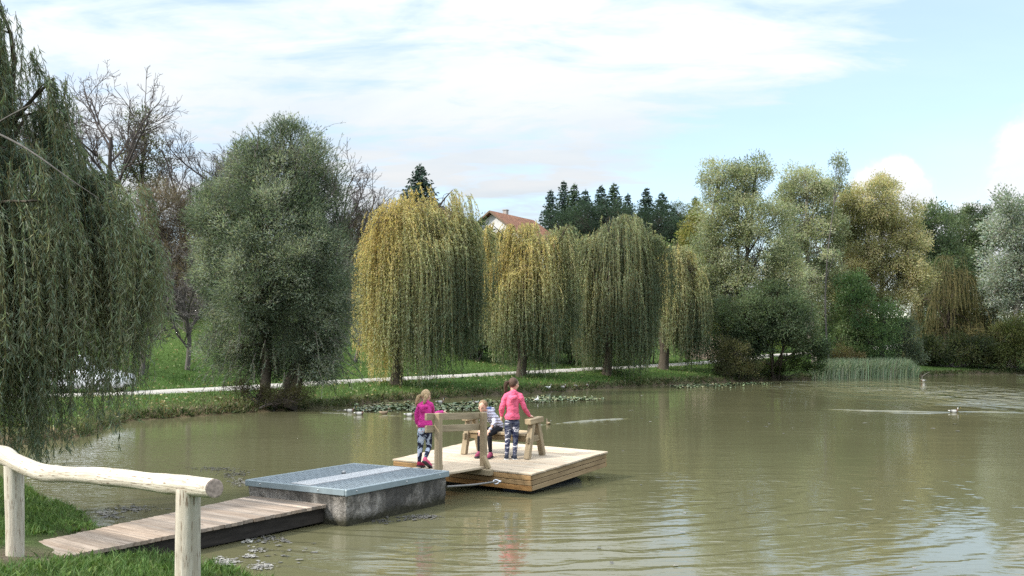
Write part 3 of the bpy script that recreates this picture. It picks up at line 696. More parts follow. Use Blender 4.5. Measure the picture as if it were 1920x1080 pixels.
# ------------------------------------------------------------------ bench between two trestles, on the raft
TR0, TR1, TL0 = deck_at(988.5, 861.5), deck_at(1017, 853), deck_at(870, 852)
BC_R = (TR0 + TR1) / 2; BC_L = TL0 + (TR1 - TR0) / 2
SEAT_Z = .43
def make_bench():
    root = frame_root('wooden_bench', 'wooden bench with an A-frame trestle at each end on the raft', 'bench', rw(*((BC_R + BC_L) / 2)[:2]))
    org = (BC_R + BC_L) / 2; sp = unit((TR1 - TR0) * [1, 1, 0]); hs = np.linalg.norm((TR1 - TR0)[:2]) / 2
    for c in (BC_R, BC_L):
        c = (c - org) * [1, 1, 0]; top = .69
        tb = Acc(); tb.beam(c - sp * .225 + [0, 0, top - .045], c + sp * .225 + [0, 0, top - .045], .13, .092, (0, 0, 1), (1.12, 1.1, 1.06), .008)
        t = tb.build('trestle', WFRAME, root)
        for k in (-1, 1):
            lg = Acc(); n = unit(np.cross(sp, [0, 0, 1.])); lg.beam(c + sp * k * hs + [0, 0, .0], c + sp * k * .085 + [0, 0, top - .094], .085, .105, n, (1, 1, 1), .007); lg.build('leg', WFRAME, t)
        cb = Acc(); cb.beam(c - sp * .26 + [0, 0, SEAT_Z - .10], c + sp * .26 + [0, 0, SEAT_Z - .10], .05, .10, (0, 0, 1), (.9, .9, .88)); cb.build('cross_bar', WFRAME, t)
    a, b = (BC_R - org) * [1, 1, 0], (BC_L - org) * [1, 1, 0]; d = unit(b - a)
    s = Acc()
    for i in (-1, 0, 1):
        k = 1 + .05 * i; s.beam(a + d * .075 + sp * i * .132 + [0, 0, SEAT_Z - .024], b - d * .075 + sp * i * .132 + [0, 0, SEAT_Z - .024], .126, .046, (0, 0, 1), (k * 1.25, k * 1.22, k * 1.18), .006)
    s.build('seat', WFRAME, root)
    s = Acc()
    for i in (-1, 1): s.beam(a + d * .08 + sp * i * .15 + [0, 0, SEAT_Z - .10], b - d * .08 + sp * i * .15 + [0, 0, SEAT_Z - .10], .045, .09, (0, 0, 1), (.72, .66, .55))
    s.build('seat_apron', WFRAME, root)
make_bench()
# ------------------------------------------------------------------ people
SKIN = flat('skin', (.62, .38, .28), .55, .35, .05, 30)
def cloth(name, col, var=.1, scale=35, rough=.9, fold=.004, fs=24):
    m, n, l, b = mat(name, rough, .15)
    f = noise(n, l, tc(n), scale, 4); c = ramp(n, l, f, (.3, tuple(x * (1 - var) for x in col)), (.7, tuple(min(1, x * (1 + var)) for x in col)))
    l.new(c, b.inputs['Base Color']); bump(n, l, b, noise(n, l, tc(n), fs, 3, .6, .6), fold); return m
def pattern(name, stops, sc, scale, dist=.6):
    m, n, l, b = mat(name, .85, .15)
    f = noise(n, l, tc(n), scale, 3, .55, dist, sc); r = ramp(n, l, f, *stops); l.new(r, b.inputs['Base Color'])
    r.node.color_ramp.interpolation = 'CONSTANT'; return m
PINK = cloth('pink_jersey', (.70, .125, .215), .12, 30, .9, .02, 20); MAGENTA = cloth('magenta_jersey', (.56, .045, .25), .12, 30, .9, .02, 20)
CAMO = pattern('camouflage_leggings', ((0, (.022, .025, .06)), (.44, (.10, .11, .15)), (.52, (.028, .03, .07)), (.565, (.62, .6, .64)), (.63, (.03, .032, .07))), (3.2, 3.2, 11), 1.5, .8)
PRINT = pattern('printed_leggings', ((0, (.018, .02, .04)), (.40, (.03, .035, .06)), (.49, (.42, .48, .58)), (.60, (.60, .63, .70)), (.66, (.70, .16, .34)), (.72, (.03, .03, .055))), (6, 6, 5), 1.7, .5)
BLACK = cloth('black_leggings', (.015, .015, .018))
BLOND = cloth('blond_hair', (.42, .30, .17), .35, 60, .6, .01, 90); BROWN = cloth('brown_hair', (.085, .05, .035), .35, 60, .5, .01, 90); DBLOND = cloth('dark_blond_hair', (.25, .165, .095), .35, 60, .55, .01, 90)
def puffer():
    m, n, l, b = mat('grey_puffer', .5, .3); o = tc(n)
    f = noise(n, l, o, 5, 3); l.new(ramp(n, l, f, (.3, (.40, .40, .50)), (.7, (.56, .56, .64))), b.inputs['Base Color'])
    sx = n.new('ShaderNodeSeparateXYZ'); l.new(o, sx.inputs[0])
    w = mth(n, l, 'ABSOLUTE', mth(n, l, 'SINE', mth(n, l, 'ADD', mth(n, l, 'MULTIPLY', sx.outputs[2], 62.), mth(n, l, 'MULTIPLY', f, 4.)))); bump(n, l, b, w, .02); return m
PUFF = puffer()

EYE = flat('eye_dark', (.03, .025, .03), .3, .5, .05)
def hand(acc, wrist, d, side, palm, s, curl=.5):
    """palm, four unequal bent fingers and a thumb that leaves the side of the palm"""
    d = unit(V3(d)); side = unit(V3(side) - (V3(side) @ d) * d); palm = unit(V3(palm) - (V3(palm) @ d) * d - (V3(palm) @ side) * side)
    c = wrist + d * .038 * s
    acc.limb([wrist, c, c + d * .02 * s], (.019 * s, .024 * s, .022 * s), 8, 2)
    for i, L in enumerate((.058, .064, .060, .047)):
        o = c + d * .026 * s + side * (.024 - .0155 * i) * s
        a1 = unit(d + palm * curl * .5); a2 = unit(d + palm * curl * 1.4); a3 = unit(d * .8 + palm * curl * 2.2)
        p1 = o + a1 * L * .45 * s; p2 = p1 + a2 * L * .32 * s; p3 = p2 + a3 * L * .25 * s
        acc.limb([o - d * .012 * s, o, p1, p2, p3], [x * s for x in (.0085, .0085, .0078, .0072, .006)], 7, 1)
    t0 = wrist + d * .018 * s + side * .016 * s; t1 = t0 + unit(side + d * .6 + palm * .3) * .028 * s; t2 = t1 + unit(side * .4 + d + palm * .5) * .03 * s
    acc.limb([t0, t1, t2], (.011 * s, .0095 * s, .007 * s), 7, 1)

def person(name, label, org, J, face, up, mats, s, hair, shoes, hood=True, hands=None, toes=None, hemz=None, shoe_mats=None):
    """J: joints relative to org; face: where the head looks; s: size against a 1.37 m child"""
    f = unit(V3(face, float)); u = unit(V3(up, float) - (V3(up, float) @ f) * f); lt = np.cross(u, f)      # lt: the head's left
    HR = .088 * s
    h = J['head']
    b = Acc()
    # trunk and neck
    b.limb([J['pelvis'], J['belly'], J['chest'], J['collar']], (.088 * s, .080 * s, .088 * s, .060 * s), 14)
    b.limb([J['shL'], J['collar'], J['shR']], (.040 * s, .052 * s, .040 * s), 12)
    b.limb([J['hipL'], J['pelvis'], J['hipR']], (.066 * s, .085 * s, .066 * s), 12)
    b.limb([J['collar'], h - u * HR * .75 - f * HR * .25], (.040 * s, .036 * s), 12)
    for k in 'LR':
        b.limb([J['sh' + k], J['el' + k], J['wr' + k]], (.036 * s, .028 * s, .018 * s), 10)
        b.limb([J['hip' + k], J['kn' + k], J['an' + k]], (.066 * s, .043 * s, .028 * s), 12)
        t = J['toe' + k]; b.limb([J['an' + k], J['heel' + k], (J['heel' + k] + t) / 2, t], (.028 * s, .024 * s, .022 * s, .018 * s), 8, 2)
    # head: cranium, jaw, cheeks, nose, ears, lips
    ax = (lt, f, u)
    b.ball(h + u * .015 * s, (HR * .86, HR * 1.02, HR * 1.08), ax, None, 18, 12)
    b.ball(h - u * HR * .55 + f * HR * .22, (HR * .66, HR * .74, HR * .62), ax, None, 14, 10)
    b.ball(h + f * HR * 1.0 - u * HR * .12, (.010 * s, .016 * s, .018 * s), ax, None, 8, 6)
    b.ball(h + f * HR * .90 - u * HR * .55, (.021 * s, .010 * s, .008 * s), ax, None, 8, 6)
    b.ball(h + f * HR * .80 - u * HR * .88, (.02 * s, .016 * s, .014 * s), ax, None, 8, 6)
    for k in (-1, 1):
        b.ball(h + lt * k * HR * .86 - f * HR * .05, (.008 * s, .017 * s, .026 * s), ax, None, 8, 6)
        b.ball(h + lt * k * HR * .45 + f * HR * .72 - u * HR * .25, (.026 * s, .02 * s, .024 * s), ax, None, 8, 6)
    for k in 'LR':
        hd = (hands or {}).get(k)
        d = unit(J['wr' + k] - J['el' + k])
        if hd: hand(b, J['wr' + k], hd[0], hd[1], hd[2], s, hd[3])
        else: hand(b, J['wr' + k], d, V3([0, 1, 0]), V3([1 if k == 'L' else -1, .0, 0]), s, .5)
    body = remesh(name, b, SKIN, .0052, None, org, 3)
    tag(body, label, 'person')
    for k in (-1, 1):
        e = Acc(); e.ball(h + lt * k * HR * .36 + f * HR * .90 + u * HR * .02, (.013 * s, .008 * s, .008 * s), ax, None, 10, 6); e.build('eye', EYE, body, None, True)
        e = Acc(); e.ball(h + lt * k * HR * .37 + f * HR * .93 + u * HR * .22, (.018 * s, .006 * s, .004 * s), ax, None, 10, 6); e.build('eyebrow', hair[0], body, None, True)
    e = Acc(); e.ball(h + f * HR * .965 - u * HR * .55, (.02 * s, .006 * s, .006 * s), ax, None, 10, 6); e.build('lips', flat('lips', (.45, .16, .14), .4, .4, .05), body, None, True)
    # top garment
    t = Acc()
    t.limb([J['hem'], J['belly'], J['chest'], J['collar']], (.116 * s, .108 * s, .112 * s, .075 * s), 16)
    t.limb([J['shL'], J['collar'], J['shR']], (.053 * s, .066 * s, .053 * s), 14)
    t.limb([J['hem'] + V3([-.03, 0, 0]) * s, J['hem'] + V3([.03, 0, 0]) * s], (.106 * s, .106 * s), 16)
    for k in 'LR':
        w = J['wr' + k]; w = w + unit(w - J['el' + k]) * -.008 * s
        t.limb([J['sh' + k], J['el' + k], w], (.056 * s, .047 * s, .036 * s), 12)
    if hood:
        hc = J['hood']; t.limb([hc + lt * .055 * s, hc - u * .035 * s - f * .025 * s, hc - lt * .055 * s], (.04 * s, .048 * s, .04 * s), 12)
        t.ball(hc - V3([0, 0, .055]) * s - f * .02 * s, (.06 * s, .045 * s, .06 * s))
    r = np.random.RandomState(int(s * 1000))
    cut = J['hem'][2] - .035 * s
    tj = remesh(mats[2], t, mats[0], .0085, body, None, 4, lambda q: .0085 * s * vnoise(q * V3([1, 1, 1.5]), 30, 3) + .003 * s * vnoise(q, 80, 4))
    me = tj.data                                              # a straight hem
    bm = bmesh.new(); bm.from_mesh(me)
    bmesh.ops.bisect_plane(bm, geom=bm.verts[:] + bm.edges[:] + bm.faces[:], plane_co=J['hem'] - V3(mats[3]) * .045 * s, plane_no=-V3(mats[3]), clear_outer=True)
    bm.to_mesh(me); bm.free()
    for k in 'LR':
        c = Acc(); d = unit(J['wr' + k] - J['el' + k]); c.limb([J['wr' + k] - d * .03 * s, J['wr' + k] - d * .004 * s], (.031 * s, .029 * s), 12)
        c.build('cuff', mats[0], tj, None, True)
    # legs
    g = Acc()
    g.limb([J['hipL'], J['pelvis'], J['hipR']], (.076 * s, .094 * s, .076 * s), 14)
    for k in 'LR': g.limb([J['hip' + k], J['kn' + k] * .55 + J['hip' + k] * .45, J['kn' + k], J['an' + k] * .55 + J['kn' + k] * .45, J['an' + k]], (.074 * s, .063 * s, .049 * s, .044 * s, .033 * s), 14)
    remesh('leggings', g, mats[1], .008, body, None, 3)
    # shoes: upper and sole
    for k in 'LR':
        hl, to = J['heel' + k], J['toe' + k]; d = unit(to - hl); sd_ = unit(np.cross([0, 0, 1.], d)); un = np.cross(d, sd_)
        sh = Acc(); sh.limb([J['an' + k] - un * .02 * s, hl + un * .012 * s], (.040 * s, .040 * s), 10); sh.limb([hl + un * .014 * s, (hl + to) / 2 + un * .014 * s, to + un * .004 * s], (.040 * s, .041 * s, .033 * s), 12)
        so_ = remesh('shoe', sh, shoe_mats[0 if k == 'L' else 2], .007, body, None, 2)
        sl = Acc(); mid = (hl + to) / 2
        sl.box(mid - un * .024 * s, (np.linalg.norm(to - hl) + .07 * s, .080 * s, .030 * s), (d, sd_, un), None, 0, .012 * s); sl.build('sole', shoe_mats[1], so_)
    # hair
    k = Acc()
    k.ball(h + u * .022 * s - f * .012 * s, (HR * .97, HR * 1.04, HR * 1.10), ax, None, 18, 12)
    hm = remesh('hair', k, hair[0], .006, body, None, 2, lambda q: .0035 * vnoise(q, 60, 7))
    bm = bmesh.new(); bm.from_mesh(hm.data)
    bmesh.ops.bisect_plane(bm, geom=bm.verts[:] + bm.edges[:] + bm.faces[:], plane_co=h + f * HR * .45 + u * HR * .55, plane_no=unit(f * 1. - u * .75), clear_outer=True)
    bmesh.ops.bisect_plane(bm, geom=bm.verts[:] + bm.edges[:] + bm.faces[:], plane_co=h - u * HR * .62 - f * HR * .2, plane_no=unit(-u - f * .1), clear_outer=True)
    bm.to_mesh(hm.data); bm.free()
    for pts, w in hair[1]:
        tl = Acc(); rr = np.random.RandomState(3)
        pts = crom([h + lt * p[0] * HR + f * p[1] * HR + u * p[2] * HR if len(p) == 3 else V3(p[:3]) for p in pts], 5)
        n = 26; path = np.stack([pts + rr.normal(size=3) * w * .42 * np.sin(np.linspace(.25, 2.9, len(pts)))[:, None] + rr.normal(size=3) * .006 for _ in range(n)])
        rad = np.broadcast_to(np.interp(np.linspace(0, 1, len(pts)), [0, .3, .8, 1], [.010, .010, .007, .002]) * s, path.shape[:2])
        v, q, uv = tubes(path, rad, 6); tl.add(v, q, None, uv); tl.build('ponytail', hair[0], hm, None, True)
        if len(hair) > 2:
            tb = Acc(); tb.ball(pts[1], .017 * s); tb.build('hair_tie', hair[2], hm, None, True)
    return body

SH_NAVY = cloth('navy_trainer', (.03, .035, .05)); SH_PINK = cloth('pink_trainer', (.62, .12, .22)); SH_RED = cloth('crimson_trainer', (.32, .03, .07)); SH_WINE = cloth('wine_trainer', (.28, .06, .11), .3)
SOLE_W = flat('sole_white', (.62, .61, .58), .7, .3, .08); SOLE_D = flat('sole_dark', (.035, .035, .04), .8, .3, .1); TIE = flat('hair_tie', (.35, .2, .2))

def deck_z(px, py): return rw(*deck_at(px, py)[:2])
def tall_girl():
    org = deck_z(958, 861); d = org[1]
    j = lambda px, py, dd=0.: P(px, py, d + dd) - org
    J = dict(head=j(963, 720.5, .02), collar=j(962, 737.5, 0), chest=j(961, 752, -.01), belly=j(960.5, 770, 0), pelvis=j(960, 789, .01), hem=j(960.5, 781, 0),
             shL=j(949.5, 742, 0), elL=j(941, 763, -.03), wrL=j(940.5, 779, .02), shR=j(974.5, 742, .0), elR=j(983, 764, -.02), wrR=j(992.2, 779.2, .10),
             hipL=j(953.5, 793, .01), knL=j(952, 824, .03), anL=j(950, 853.5, -.01), heelL=j(949.5, 859, -.02), toeL=j(950, 857.8, .15),
             hipR=j(966.5, 793, .01), knR=j(966.5, 824, .03), anR=j(965, 853.5, -.01), heelR=j(965.5, 859.3, -.04), toeR=j(961.5, 857.8, .12), hood=j(962, 744, -.085))
    person('person', 'tall child in a coral pink hoodie and camouflage leggings standing with her back turned', org, J, (.85, .75, -.12), (.05, 0, 1), (PINK, CAMO, 'hoodie', (0, 0, 1)), 1.0,
           (BROWN, [([(.25, -.95, .35), (.55, -1.3, .15), (.75, -1.35, -.5), (.8, -1.25, -1.25), (.85, -1.2, -1.9)], .034)], TIE), None, True,
           {'R': ((.75, .35, -.32), (-.3, .9, 0), (-.1, 0, -1), .35), 'L': ((-.12, .1, -1), (.0, 1, 0), (1, 0, 0), .55)}, shoe_mats=(SH_NAVY, SOLE_W, SH_NAVY))
def rail_girl():
    org = P(790.5, 872.5, 15.95); d = org[1]
    j = lambda px, py, dd=0.: P(px, py, d + dd) - org
    J = dict(head=j(798.5, 742.5, .02), collar=j(798, 757, 0), chest=j(797.5, 769, 0), belly=j(797, 784, 0), pelvis=j(797, 803, 0), hem=j(797, 796, 0),
             shL=j(787, 761, 0), elL=j(781, 779, .03), wrL=j(782.5, 794, .06), shR=j(807.5, 760, .04), elR=j(812, 777.5, .20), wrR=j(829, 772.6, .62),
             hipL=j(790.5, 808, 0), knL=j(788, 840, .04), anL=j(786, 866, .0), heelL=j(785.5, 871.5, -.02), toeL=j(793.5, 872.2, .10),
             hipR=j(803, 808, .02), knR=j(804.5, 838, .10), anR=j(797.8, 858.2, -.14), heelR=j(796.5, 864.2, -.17), toeR=j(807, 873.2, -.03), hood=j(793.5, 762, -.08))
    person('person', 'fair-haired child in a magenta hoodie and printed leggings, one hand on the gangway rail', org, J, (.5, .86, -.25), (0, 0, 1), (MAGENTA, PRINT, 'hoodie', (0, 0, 1)), .90,
           (BLOND, [([(.75, -.55, .0), (1.15, -.8, -.35), (1.3, -.85, -1.0), (1.5, -.8, -1.7), (1.6, -.7, -2.1)], .026), ([(-.55, -.75, .0), (-.75, -1.0, -.35), (-.7, -1.05, -1.), (-.5, -1.1, -1.8)], .026)], TIE), None, True,
           {'R': ((.75, .35, -.12), (-.3, .9, 0), (-.1, 0, -1), .3), 'L': ((.05, .1, -1), (.0, 1, 0), (1, 0, 0), .5)}, shoe_mats=(SH_RED, SOLE_D, SH_PINK))
def seated_girl():
    ctr = rw(*(BC_L + (BC_R - BC_L) * .49)[:2], SEAT_Z)          # the seat under her
    foot = deck_z(918.5, 857); org = V3([foot[0], foot[1], foot[2]]); d = ctr[1]
    j = lambda px, py, dd=0.: P(px, py, d + dd) - org
    J = dict(head=j(905.5, 761.5, -.14), collar=j(915, 774, -.03), chest=j(922, 782, 0), belly=j(929.5, 792, .03), pelvis=j(933, 801, .04), hem=j(931.5, 799, .03),
             shL=j(909, 777, -.09), elL=j(902, 794, -.2), wrL=j(901, 806.5, -.34), shR=j(923, 775, -.02), elR=j(927, 793, -.17), wrR=j(918.5, 806, -.32),
             hipL=j(925, 804, .0), knL=j(899.5, 813.5, -.27), anL=j(898.5, 846, -.22), heelL=j(899, 852, -.20), toeL=j(893.5, 854.8, -.34),
             hipR=j(936, 804, -.0), knR=j(917.5, 814, -.34), anR=j(919.5, 847.5, -.3), heelR=j(921, 854, -.28), toeR=j(914.5, 857.6, -.42), hood=j(920, 767, .06))
    body = person('person', 'child in a pale grey puffer jacket and black leggings sitting bent forward on the bench', org, J, (-.42, -.85, -.38), (.16, -.1, 1), (PUFF, BLACK, 'puffer_jacket', (.35, .2, .9)), .93,
           (DBLOND, [([(-.2, -.95, .45), (-.35, -1.3, .2), (-.45, -1.35, -.4), (-.4, -1.2, -1.0)], .022)], TIE), None, True,
           {'L': ((-.1, -.6, -.7), (-.7, 0, .2), (.1, .7, -.6), .5), 'R': ((-.3, -.6, -.6), (-.7, .1, .2), (.1, .6, -.6), .5)}, shoe_mats=(SH_WINE, SOLE_D, SH_WINE))
    col = Acc(); c = J['hood']; col.limb([c + V3([-.05, -.03, .0]), c + V3([.0, .03, .0]), c + V3([.05, .0, -.04])], (.035, .042, .035), 12)
    remesh('jacket_hood', col, cloth('blue_lining', (.08, .12, .24), .5, 30), .009, body)
tall_girl(); rail_girl(); seated_girl()
# ------------------------------------------------------------------ trees
def leafcol(n, rng, cols, w, jit=.18):
    cols = V3(cols); i = np.clip(w, 0, .999) * (len(cols) - 1); k = i.astype(int); t = (i - k)[:, None]
    c = cols[k] * (1 - t) + cols[np.minimum(k + 1, len(cols) - 1)] * t
    return np.clip(c * (1 + jit * rng.normal(size=(n, 1))) * (1 + .06 * rng.normal(size=(n, 3))), .004, .9)
def put_trunk(paths_by_sides, name, m, root):
    a = Acc()
    for paths, rads, sides in paths_by_sides:
        v, q, uv = tubes(paths, rads, sides); a.add(v, q, None, uv)
    return a.build(name, m, root, None, True)
def curve(a, b, rng, K=7, sag=0., wob=.05):
    a, b = V3(a, float), V3(b, float); t = np.linspace(0, 1, K)[:, None]; L = np.linalg.norm(b - a)
    o = rng.normal(size=3) * wob * L
    return a + (b - a) * t + o * np.sin(t * math.pi) + V3([0, 0, 1.]) * sag * L * np.sin(t * math.pi)

def broadleaf(name, label, cat, base, lobes, d, n, L, W, cols, seed, trunk_r=.16, stems=1, bark=None, group=None, clump=.42, up=.25, cover=.55, twig=True, wfun=None, droop=0., leafmat=None, part='crown', fork=.35, jit=.10, fine=1.):
    """lobes in photo pixels (cx, cy, rx, ry[, depth offset]) at distance d: the crown's masses; leaves sit in clumps on and in them"""
    rng = np.random.RandomState(seed)
    base = V3(base, float); root = empty(name, base, label, cat, group); s = d / F
    Cn = V3([P(l[0], l[1], d + (l[4] if len(l) > 4 else rng.uniform(-1, 1) * l[2] * s * .35)) for l in lobes])
    R = V3([[l[2] * s, (l[2] + l[3]) / 2 * s * .9, l[3] * s] for l in lobes])
    area = R[:, 0] * R[:, 2] + .2 * R[:, 1]; pr = area / area.sum()
    # clumps
    nc = max(12, int(area.sum() * 14 * cover / clump ** 1.6 * fine))
    li = rng.choice(len(lobes), nc, p=pr); dr = unit(rng.normal(size=(nc, 3)) + [0, -.12, .15])
    cc = Cn[li] + dr * R[li] * (rng.uniform(.12, 1., (nc, 1)) ** .42)
    cs = clump * rng.uniform(.5, 1.35, nc)
    ctone = np.clip(.5 + .32 * rng.normal(size=nc) + .45 * vnoise(cc, .8 / max(clump, .3), seed), 0, 1)
    ci = rng.choice(nc, n, p=cs ** 2 / (cs ** 2).sum())
    off = rng.normal(size=(n, 3)) * [1, 1, .72]; off = off / np.maximum(np.linalg.norm(off, axis=1, keepdims=True), .001) * rng.uniform(.1, 1, (n, 1)) ** .5 * rng.uniform(.7, 1.25, (n, 1))
    pos = cc[ci] + off * cs[ci][:, None]
    gl = cc[ci] - (Cn[li[ci]] - [0, 0, .2])
    dirs = unit(off) * .7 + unit(gl) * .6 + rng.normal(size=(n, 3)) * .45 + [0, 0, up - droop]
    w = wfun(pos, rng) if wfun else ctone[ci] + .10 * rng.normal(size=n)
    gr = base[2] + .05
    ok = pos[:, 2] > gr + rng.uniform(0, .4, n); pos, dirs, w = pos[ok], dirs[ok], w[ok]; n = len(pos)
    v, q, c = leaves(pos, dirs, L * rng.uniform(.65, 1.25, n), W * rng.uniform(.7, 1.2, n), leafcol(n, rng, cols, w, jit), rng)
    link(part, mesh_np(part, v - base, q, None, c), leafmat or LEAF, root)
    # wood
    groups = []
    ctr = (Cn * pr[:, None]).sum(0); low = min(Cn[:, 2] - R[:, 2])
    tops = np.argsort(-Cn[:, 2])
    st = []
    for k in range(stems):
        b = base + ([0, 0, -.15] if stems == 1 else V3([rng.uniform(-.5, .5), rng.uniform(-.3, .3), -.15]))
        tgt = Cn[tops[k % len(tops)]] if stems > 1 else np.array([ctr[0], ctr[1], ctr[2] * .6 + Cn[tops[0]][2] * .4])
        pth = curve(b, tgt, rng, 12, 0, .05); st.append(pth)
    tr = trunk_r / math.sqrt(stems)
    rad = np.interp(np.linspace(0, 1, 12), [0, .06, .5, 1], [1.5, 1.05, .72, .22]) * tr
    groups.append((V3(st), np.broadcast_to(rad, (stems, 12)).copy(), 10))
    lp, lr = [], []
    for i in range(len(Cn)):
        s0 = st[np.argmin([np.min(np.linalg.norm(p - Cn[i], axis=1)) for p in st])]
        h = np.clip((Cn[i][2] - R[i][2] * 1.1 - base[2]) / max(s0[-1][2] - base[2], .1), fork * .6, .92); a = s0[int(h * 11)]
        lp.append(curve(a, Cn[i], rng, 8, .05, .08)); lr.append(np.linspace(tr * .45, tr * .14, 8))
    groups.append((V3(lp), V3(lr), 7))
    if twig:
        k = rng.choice(nc, min(nc, 420), replace=False); tp = V3([curve(lp[li[i]][rng.randint(3, 8)], cc[i], rng, 5, .04, .1) for i in k])
        groups.append((tp, np.broadcast_to(np.linspace(tr * .11 + .006, .004 + tr * .015, 5), (len(k), 5)).copy(), 4))
    groups = [(p - base, r, sd_) for p, r, sd_ in groups]
    put_trunk(groups, 'trunk' if stems == 1 else 'stems', bark or BARK, root)
    return root

def grow(p, d, L, r, lvl, spec, rng, out):
    n = 6; pts = [p]; q = p.copy(); dd = d.copy()
    for i in range(n - 1):
        dd = unit(dd + rng.normal(size=3) * spec['wob'] + V3([0, 0, spec['trop'][min(lvl, len(spec['trop']) - 1)]])); q = q + dd * L / (n - 1); pts.append(q)
    pts = V3(pts); out.append((lvl, pts, np.linspace(r, r * (.55 if lvl < spec['lv'] else .35), n)))
    if lvl >= spec['lv']: return
    k = spec['n'][lvl]
    for i in range(k):
        t = spec['t0'][lvl] + (1 - spec['t0'][lvl]) * (i + rng.rand()) / k
        a = pts[min(int(t * (n - 1)), n - 2)]; b = pts[min(int(t * (n - 1)) + 1, n - 1)]; o = a + (b - a) * (t * (n - 1) % 1)
        ax = unit(b - a); s = unit(np.cross(ax, rng.normal(size=3))); an = math.radians(spec['ang'][lvl] * rng.uniform(.65, 1.3))
        grow(o, unit(ax * math.cos(an) + s * math.sin(an)), L * spec['len'][lvl] * rng.uniform(.6, 1.2) * (1.15 - .45 * t), r * spec['rr'] * (1 - .4 * t), lvl + 1, spec, rng, out)
def bare(name, label, cat, base, H, d0, r, seed, spec, bark=None, group=None, lean=(0, 0, 1)):
    rng = np.random.RandomState(seed); base = V3(base, float); root = empty(name, base, label, cat, group)
    out = []; grow(V3([0, 0, -.2]), unit(V3(lean, float)), H, r, 0, spec, rng, out)
    for nm, lv in (('trunk', (0, 1)), ('branches', range(2, 9))):
        g = [o for o in out if o[0] in lv]
        put_trunk([(V3([o[1] for o in g]), np.maximum(V3([o[2] for o in g]), d0), 7 if nm == 'trunk' else 3)], nm, bark or TWIG, root)
    return root
WIDE = dict(lv=4, n=(11, 8, 6, 5), t0=(.25, .15, .12, .1), ang=(48, 40, 40, 42), len=(.72, .56, .5, .5), rr=.6, wob=.12, trop=(0, .10, .06, .03, .02))
SHRUBBY = dict(lv=4, n=(10, 8, 6, 4), t0=(.25, .12, .1, .1), ang=(38, 36, 38, 40), len=(.68, .55, .5, .5), rr=.55, wob=.16, trop=(0, .06, .02, .0, -.02))

